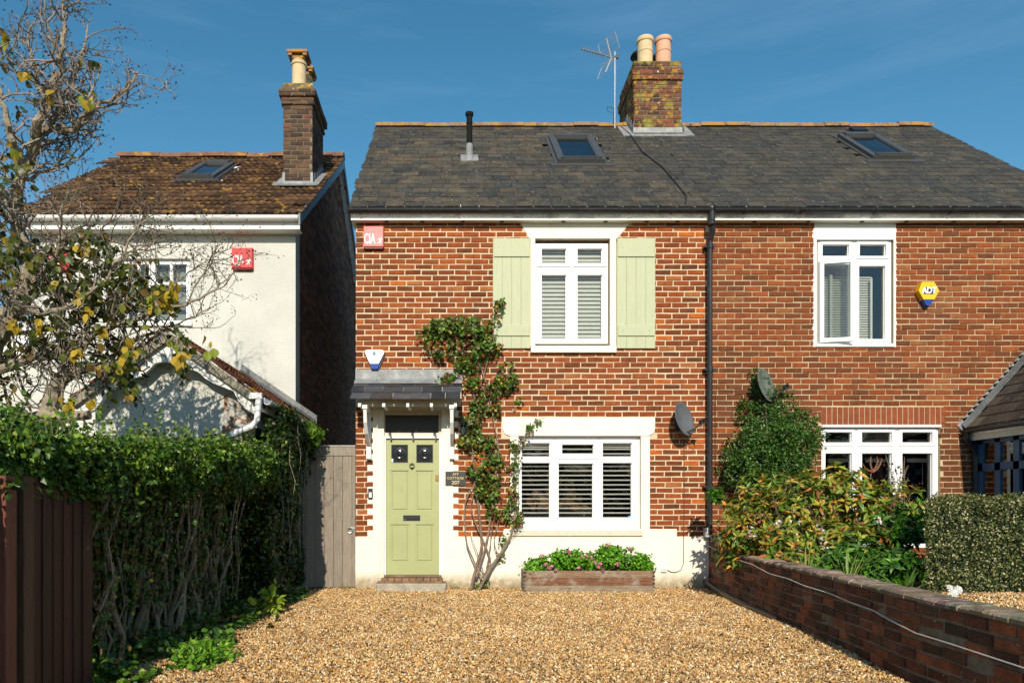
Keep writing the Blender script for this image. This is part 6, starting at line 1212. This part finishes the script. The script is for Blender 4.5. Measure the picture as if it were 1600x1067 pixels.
# ground ivy and bigger leaves along the foot
n_ = 7500; y_ = rng.uniform(FENCE_END-.1, -.3, n_); w_ = rng.uniform(0, 1, n_)**1.3; edge = -1.80+.10*np.sin(y_*3.7)+.06*np.sin(y_*9)-.10*(y_ > -2); edge = np.where(y_ < -4.0, edge-.12*(-4.0-y_), edge)
x_ = -2.65+(edge+2.65)*w_; P_ = np.stack([x_, y_, .015+rng.uniform(0, 1, n_)**2*.22*(1-w_*.8)], 1); b = np.array([noise.noise(Vector(a)*3) for a in P_]); k_ = (b > -.15) | (w_ < .45); P_ = P_[k_]; O_ = np.tile([[.5, -.3, .8]], (len(P_), 1))
o = leaves(None, 'leaf', P_, O_, norm(rng.normal(size=O_.shape)*np.array([[1, 1, .3]])), .055, [leaf_big(.42, .05, .15) for _ in range(3)]+OVAL[:2], [lin(c) for c in ('3a5a20', '4c6e28', '2c4418', '6a8a34', '6a4a28')], [5, 4, 4, 1.6, .8], 0, stuff='ground_cover'); tag(o, 'low ivy and weeds along the foot of the left hedge', 'ground cover', kind='stuff')
pp, oo = blob_pts([(-1.86, -4.55, .05, .20, .22, .06), (-1.80, -4.85, .05, .16, .2, .05)], [380, 260], clump=.03); pp[:, 2] = np.abs(pp[:, 2])
t = thing('weed', 'bright green weed spreading onto the gravel at the foot of the hedge', 'plant', (-2.0, -4.4, 0)); leaves(t, 'leaf_soft', pp, norm(oo+UP), norm(oo+.2*UP), .045, OVAL, [lin('6a9a2c'), lin('4f7e22'), lin('84ac3c')], [2, 2, 1], 200, stuff='foliage')
t = thing('weed', 'yellow green broad leaved weed beside the dark ivy at the drive edge', 'plant', (-2.0, -2.4, 0)); pp, oo = blob_pts([(-1.98, -2.4, .16, .12, .15, .12)], [120], clump=.03); leaves(t, 'leaf_soft', pp, norm(oo+UP), norm(oo+.2*UP), .08, OVAL, [lin('a8b040'), lin('7e9a34')], [1, 1], 60, stuff='foliage')
# tufts at the base of the wall
for x_, lab in ((X(650), 'small grass tuft beside the doorstep'), (X(715), 'grass tuft left of the climbing rose stems'), (X(800), 'thin grass tuft between the rose and the planter'), (X(545), 'dark green weed tuft in the corner at the foot of the gate')):
    blades('grass_tuft', lab, x_, -.06 if x_ > -1.3 else -.12, 0, 14, .10, .10, [lin('6f8a3a'), lin('8a8a48')], .006, 'grass')

# ---- bare magnolia-like tree
t = thing('bare_tree', 'nearly leafless tree with pale twisted branches and a few yellow leaves on the left', 'tree', (-3.7, -3.6, 0))
TR = random.Random(11)
def smooth(ps, r0, r1, per=4, jt=.012):
    V = [Vector(P(px_, py_, Y)) for px_, py_, Y in ps]; Q = []
    for i in range(len(V)-1):
        a, b, c_, d_ = V[max(i-1, 0)], V[i], V[i+1], V[min(i+2, len(V)-1)]
        for s in range(per): f = s/per; Q.append(.5*((2*b)+(c_-a)*f+(2*a-5*b+4*c_-d_)*f*f+(3*b-a-3*c_+d_)*f*f*f)+Vector([TR.gauss(0, jt) for _ in range(3)])*(1 if s else .3))
    Q.append(V[-1]); n_ = len(Q)-1; return Q, [r0+(r1-r0)*(i/n_)**.8 for i in range(n_+1)]
Yt = -3.55
limbs = [([(78, 830, Yt), (80, 740, Yt), (77, 665, Yt), (84, 620, Yt), (98, 590, Yt), (125, 576, Yt), (155, 576, Yt+.1), (186, 583, Yt+.2)], .10, .045, 'l'),
 ([(-60, 700, Yt), (10, 668, Yt), (50, 652, Yt), (95, 652, Yt-.1), (140, 648, Yt-.1)], .07, .04, '0'),
 ([(-60, 600, Yt), (0, 578, Yt), (40, 562, Yt), (62, 556, Yt), (92, 553, Yt), (120, 548, Yt-.1), (150, 520, Yt-.2)], .05, .02, 'l'),
 ([(-40, 760, Yt), (-30, 600, Yt), (0, 520, Yt), (28, 470, Yt), (45, 440, Yt), (49, 412, Yt), (42, 390, Yt), (28, 360, Yt), (24, 325, Yt), (30, 290, Yt), (40, 262, Yt), (52, 232, Yt), (64, 206, Yt), (84, 199, Yt), (114, 204, Yt), (135, 188, Yt), (155, 160, Yt), (180, 152, Yt), (205, 132, Yt), (215, 112, Yt)], .105, .006, 'u'),
 ([(50, 236, Yt), (58, 200, Yt-.1), (75, 165, Yt-.2), (88, 120, Yt-.2), (95, 80, Yt-.3), (102, 50, Yt-.3), (98, 8, Yt-.3), (97, -30, Yt-.3)], .05, .006, 'u'),
 ([(62, 210, Yt), (85, 185, Yt+.2), (110, 155, Yt+.3), (118, 110, Yt+.4), (132, 75, Yt+.4), (145, 30, Yt+.5)], .035, .005, 'u'),
 ([(75, 165, Yt-.2), (58, 120, Yt-.1), (45, 70, Yt), (40, 20, Yt)], .025, .005, 'u'), ([(40, 262, Yt), (20, 220, Yt-.2), (8, 170, Yt-.3), (-5, 120, Yt-.3), (-20, 70, Yt)], .04, .008, 'u'),
 ([(114, 204, Yt), (130, 180, Yt-.2), (145, 140, Yt-.3), (160, 100, Yt-.3)], .02, .004, 'u'),
 ([(30, 290, Yt), (55, 275, Yt+.1), (85, 262, Yt+.2), (118, 250, Yt+.2), (145, 228, Yt+.3)], .022, .004, 'u'),
 ([(24, 325, Yt), (0, 300, Yt-.3), (-20, 250, Yt-.3)], .04, .01, 'u'), ([(45, 440, Yt), (85, 448, Yt+.1), (130, 470, Yt+.2), (180, 475, Yt+.3), (240, 455, Yt+.4), (290, 430, Yt+.4)], .035, .006, 'l'),
 ([(92, 553, Yt), (140, 530, Yt-.1), (190, 505, Yt-.2), (245, 490, Yt-.2), (300, 470, Yt-.1), (340, 450, Yt), (366, 428, Yt)], .032, .004, 'l'),
 ([(49, 412, Yt), (85, 392, Yt), (125, 385, Yt+.1), (165, 372, Yt+.2), (210, 385, Yt+.2), (250, 375, Yt+.3)], .03, .005, 'l'),
 ([(28, 470, Yt), (60, 490, Yt-.3), (105, 480, Yt-.4), (155, 445, Yt-.4), (190, 405, Yt-.4), (215, 360, Yt-.4), (240, 340, Yt-.4)], .028, .004, 'l'),
 ([(45, 445, Yt), (80, 410, Yt-.2), (100, 370, Yt-.3), (95, 330, Yt-.3), (110, 300, Yt-.3)], .022, .004, 'l'), ([(155, 576, Yt+.1), (190, 545, Yt+.2), (240, 520, Yt+.3), (290, 500, Yt+.3), (330, 480, Yt+.3)], .025, .004, 'l'),
 ([(0, 520, Yt), (40, 520, Yt+.3), (90, 510, Yt+.5), (150, 490, Yt+.6), (210, 510, Yt+.6)], .03, .005, 'l'), ([(290, 430, Yt+.4), (320, 410, Yt+.4), (335, 395, Yt+.4), (342, 375, Yt+.4)], .008, .003, 'l'),
 ([(98, 800, Yt-.1), (97, 700, Yt-.1), (99, 600, Yt-.1), (96, 500, Yt-.2), (103, 430, Yt-.2)], .02, .006, 'l'), ([(40, 800, Yt+.2), (30, 690, Yt+.2), (5, 600, Yt+.2), (-10, 500, Yt+.2)], .025, .01, 'l'), ([(60, 810, Yt+.2), (75, 700, Yt+.3), (30, 590, Yt+.3), (20, 480, Yt+.4), (60, 420, Yt+.4)], .02, .006, 'l')]
twigs = MB(); tips = []
def twig(p, d_, L_, r_, lev, zone):
    n_ = 5 if lev < 2 else 4; pts_ = [p]; q = p.copy(); dd = d_.copy()
    for i in range(n_):
        dd = (dd+Vector([TR.gauss(0, .28) for _ in range(3)])+Vector((0, 0, .10))).normalized(); q = q+dd*L_/n_; pts_.append(q.copy())
        if lev < 3 and i >= 1 and TR.random() < (.75 if zone == 'l' else .8):
            s = (dd+Vector([TR.gauss(0, .75) for _ in range(3)])).normalized(); twig(q.copy(), s, L_*TR.uniform(.45, .75), r_*.62, lev+1, zone)
    twigs.tube(pts_, [r_*(1-.6*i/n_) for i in range(n_+1)], 4 if r_ > .006 else 3, jit((.21, .18, .14) if zone == 'l' else (.26, .22, .18), .2), cap=False); tips.append((q, dd, zone, lev))
for ps, r0, r1, zone in limbs:
    Q, rr = smooth(ps, r0, r1); k = MB(); k.tube(Q, rr, 9 if r0 > .04 else 6, (.30, .25, .18)); k.build('trunk' if r0 > .09 else 'branch', M['bark'], t)
    if zone == '0': continue
    for i in range(2 if zone == 'u' else 1, len(Q)-1):
        hidden = Q[i].z < 1.9
        if hidden or Q[i].x < -5.2: continue
        for _ in range(1 if TR.random() < (.62 if zone == 'l' else .5) else (2 if TR.random() < .3 else 0)):
            d_ = (Q[i+1]-Q[i]).normalized(); s = (d_*.5+Vector((TR.gauss(0, 1), TR.gauss(0, .8), TR.gauss(.35, .8)))).normalized()
            twig(Q[i].copy(), s, TR.uniform(.22, .5)*(.95 if zone == 'l' else .8), min(.012, rr[i]*.55)+.002, 1, zone)
tw_ = twigs.build('twigs', M['bark'], t); tw_['kind'] = 'stuff'
# buds at the twig ends and leaves
tp = [q for q in tips]; TR.shuffle(tp)
bp = np.array([tuple(q[0]+Vector([TR.gauss(0, .02) for _ in range(3)])) for q in tp for _ in range(2)]); bo = norm(rng.normal(size=bp.shape)+UP)
leaves(t, 'leaf', bp, bo, norm(rng.normal(size=bp.shape)), .022, SMALL, [lin('4a3028'), lin('5e4434'), lin('3a2a24')], [1, 1, 1], 0, stuff='buds')
cl = [(110, 245, 14, 12, 6), (40, 480, 30, 20, 12), (60, 410, 60, 28, 110), (20, 420, 30, 40, 60), (140, 385, 40, 24, 80), (100, 440, 70, 30, 130), (180, 430, 50, 40, 150), (130, 480, 70, 30, 120), (200, 470, 50, 28, 120), (250, 470, 20, 18, 40), (60, 520, 60, 30, 80), (150, 540, 60, 25, 60), (190, 560, 24, 30, 50), (285, 560, 12, 28, 38), (280, 520, 12, 12, 18), (20, 580, 30, 40, 40), (180, 590, 30, 30, 60), (200, 610, 14, 14, 24), (25, 270, 22, 22, 26), (12, 300, 18, 30, 34), (10, 250, 14, 14, 10), (140, 95, 14, 8, 12), (125, 145, 20, 12, 12), (70, 150, 10, 12, 9), (8, 95, 10, 14, 9), (8, 60, 10, 14, 6), (40, 120, 6, 12, 4), (30, 175, 8, 6, 5), (20, 640, 30, 20, 40), (10, 380, 20, 30, 40)]
P_, Z_ = [], []
for px_, py_, rx, ry, n_ in cl:
    for _ in range(int(n_*1.05)): P_.append(P(px_+TR.gauss(0, rx*.6), py_+TR.gauss(0, ry*.6), Yt+TR.gauss(0, .28))); Z_.append(1)
P_ = np.array(P_); oo = norm(rng.normal(size=P_.shape)+np.array([[0, -.6, .3]]))
TPL = [lin(c) for c in ('565e28', '46501f', '34401a', '74742c', '98862c', 'a88a2c', '6a5428')]
leaves(t, 'leaf', P_, oo, norm(rng.normal(size=P_.shape)*.7-UP), .078, OVAL, TPL, [6, 6, 7, 3, .9, .6, 2.5], 300, stuff='foliage', twist=.5)
P_ = []
for px_, py_, n_ in ((100, 632, 7), (112, 625, 4), (146, 622, 4), (28, 505, 5), (60, 508, 5), (130, 460, 7), (140, 480, 8), (240, 470, 8), (262, 465, 12), (268, 450, 7), (160, 520, 5), (118, 545, 6), (200, 545, 6), (190, 560, 5), (275, 530, 5), (285, 560, 12), (330, 545, 2), (20, 500, 3), (40, 108, 3), (6, 55, 4), (75, 148, 4), (135, 150, 3), (130, 388, 6), (318, 530, 2), (20, 235, 5)):
    for _ in range(n_): P_.append(P(px_+TR.gauss(0, 5), py_+TR.gauss(0, 6), Yt-.35+TR.gauss(0, .06)))
P_ = np.array(P_); oo = norm(rng.normal(size=P_.shape)*.6+np.array([[0, -1., .3]]))
leaves(t, 'leaf_soft', P_, oo, norm(rng.normal(size=P_.shape)*.35-UP), .088, OVAL, [lin('b0942c'), lin('a0882c'), lin('7f8a30'), lin('c0a238')], [3, 3, 2, 1], 290, name='yellow_leaf', stuff='yellow_leaves', twist=.3)

n_ = 420; y_ = -rng.uniform(0, 6.5, n_); e_ = rng.uniform(0, 1, n_)**2.2; side = rng.uniform(size=n_) < .7; x_ = np.where(side, -2.0+e_*2.4, np.array([wallx(q)-.05 for q in y_])-e_*1.2)
P_ = np.stack([x_, y_, np.full(n_, .026)], 1); O_ = np.tile(UP, (n_, 1)); o = leaves(None, 'leaf_soft', P_, O_, norm(rng.normal(size=O_.shape)*np.array([[1, 1, .1]])), .036, OVAL, [lin(c) for c in ('7a5230', '9a7a40', '5a4028', 'a08a48')], [3, 2, 3, 1], 0, stuff='leaf_litter', twist=.25); tag(o, 'fallen brown leaves scattered on the gravel', 'leaf litter', kind='stuff')

# made-up trees behind the viewer, added to give the window panes something to reflect
bl = [(-38+i*5.2+random.uniform(-1, 1), -46+random.uniform(-2, 2), random.uniform(3.0, 4.4), 3.6, 2.4, random.uniform(3.0, 4.6)) for i in range(17)]
pp, oo = blob_pts(bl, 900, clump=.5, shell=.4); o = leaves(None, 'leaf', pp, oo, norm(rng.normal(size=oo.shape)), .75, SMALL, [lin('3c4a24'), lin('4c5a2c'), lin('2c3a1c')], [1, 1, 1], 0, stuff='added_reflection_trees'); tag(o, 'made-up row of trees behind the viewer, added for the window reflections', 'trees', kind='stuff')

# stray shoots standing out of the hedge top
hedge = bpy.data.objects['privet_hedge']; m = MB(); P_, T_ = [], []
for i in range(150):
    y_ = random.uniform(-6.6, -1.7); x_ = -1.98-random.uniform(0, 1.1); z_ = 1.57+.26*(y_+6)/4.5-.03; d_ = Vector((random.gauss(.25, .4), random.gauss(0, .35), 1)).normalized(); L_ = random.uniform(.08, .24)
    a = Vector((x_, y_, z_)); m.tube([a, a+d_*L_*.5, a+d_*L_+Vector((random.gauss(0, .02), random.gauss(0, .02), -.01))], [.0028, .002, .001], 3, (.28, .30, .14))
    for j in range(6): P_.append(tuple(a+d_*L_*(.25+.13*j))); T_.append((random.gauss(0, 1), random.gauss(0, 1), .5))
m.build('shoots', M['bark'], hedge)['kind'] = 'stuff'; P_ = np.array(P_); T_ = norm(np.array(T_)); leaves(hedge, 'leaf', P_, norm(np.cross(T_, rng.normal(size=T_.shape))+UP), T_, .036, OVAL[:3], HP, [5, 3, 6, 1, 4, 2], 0, stuff='shoot_leaves', twist=.3)
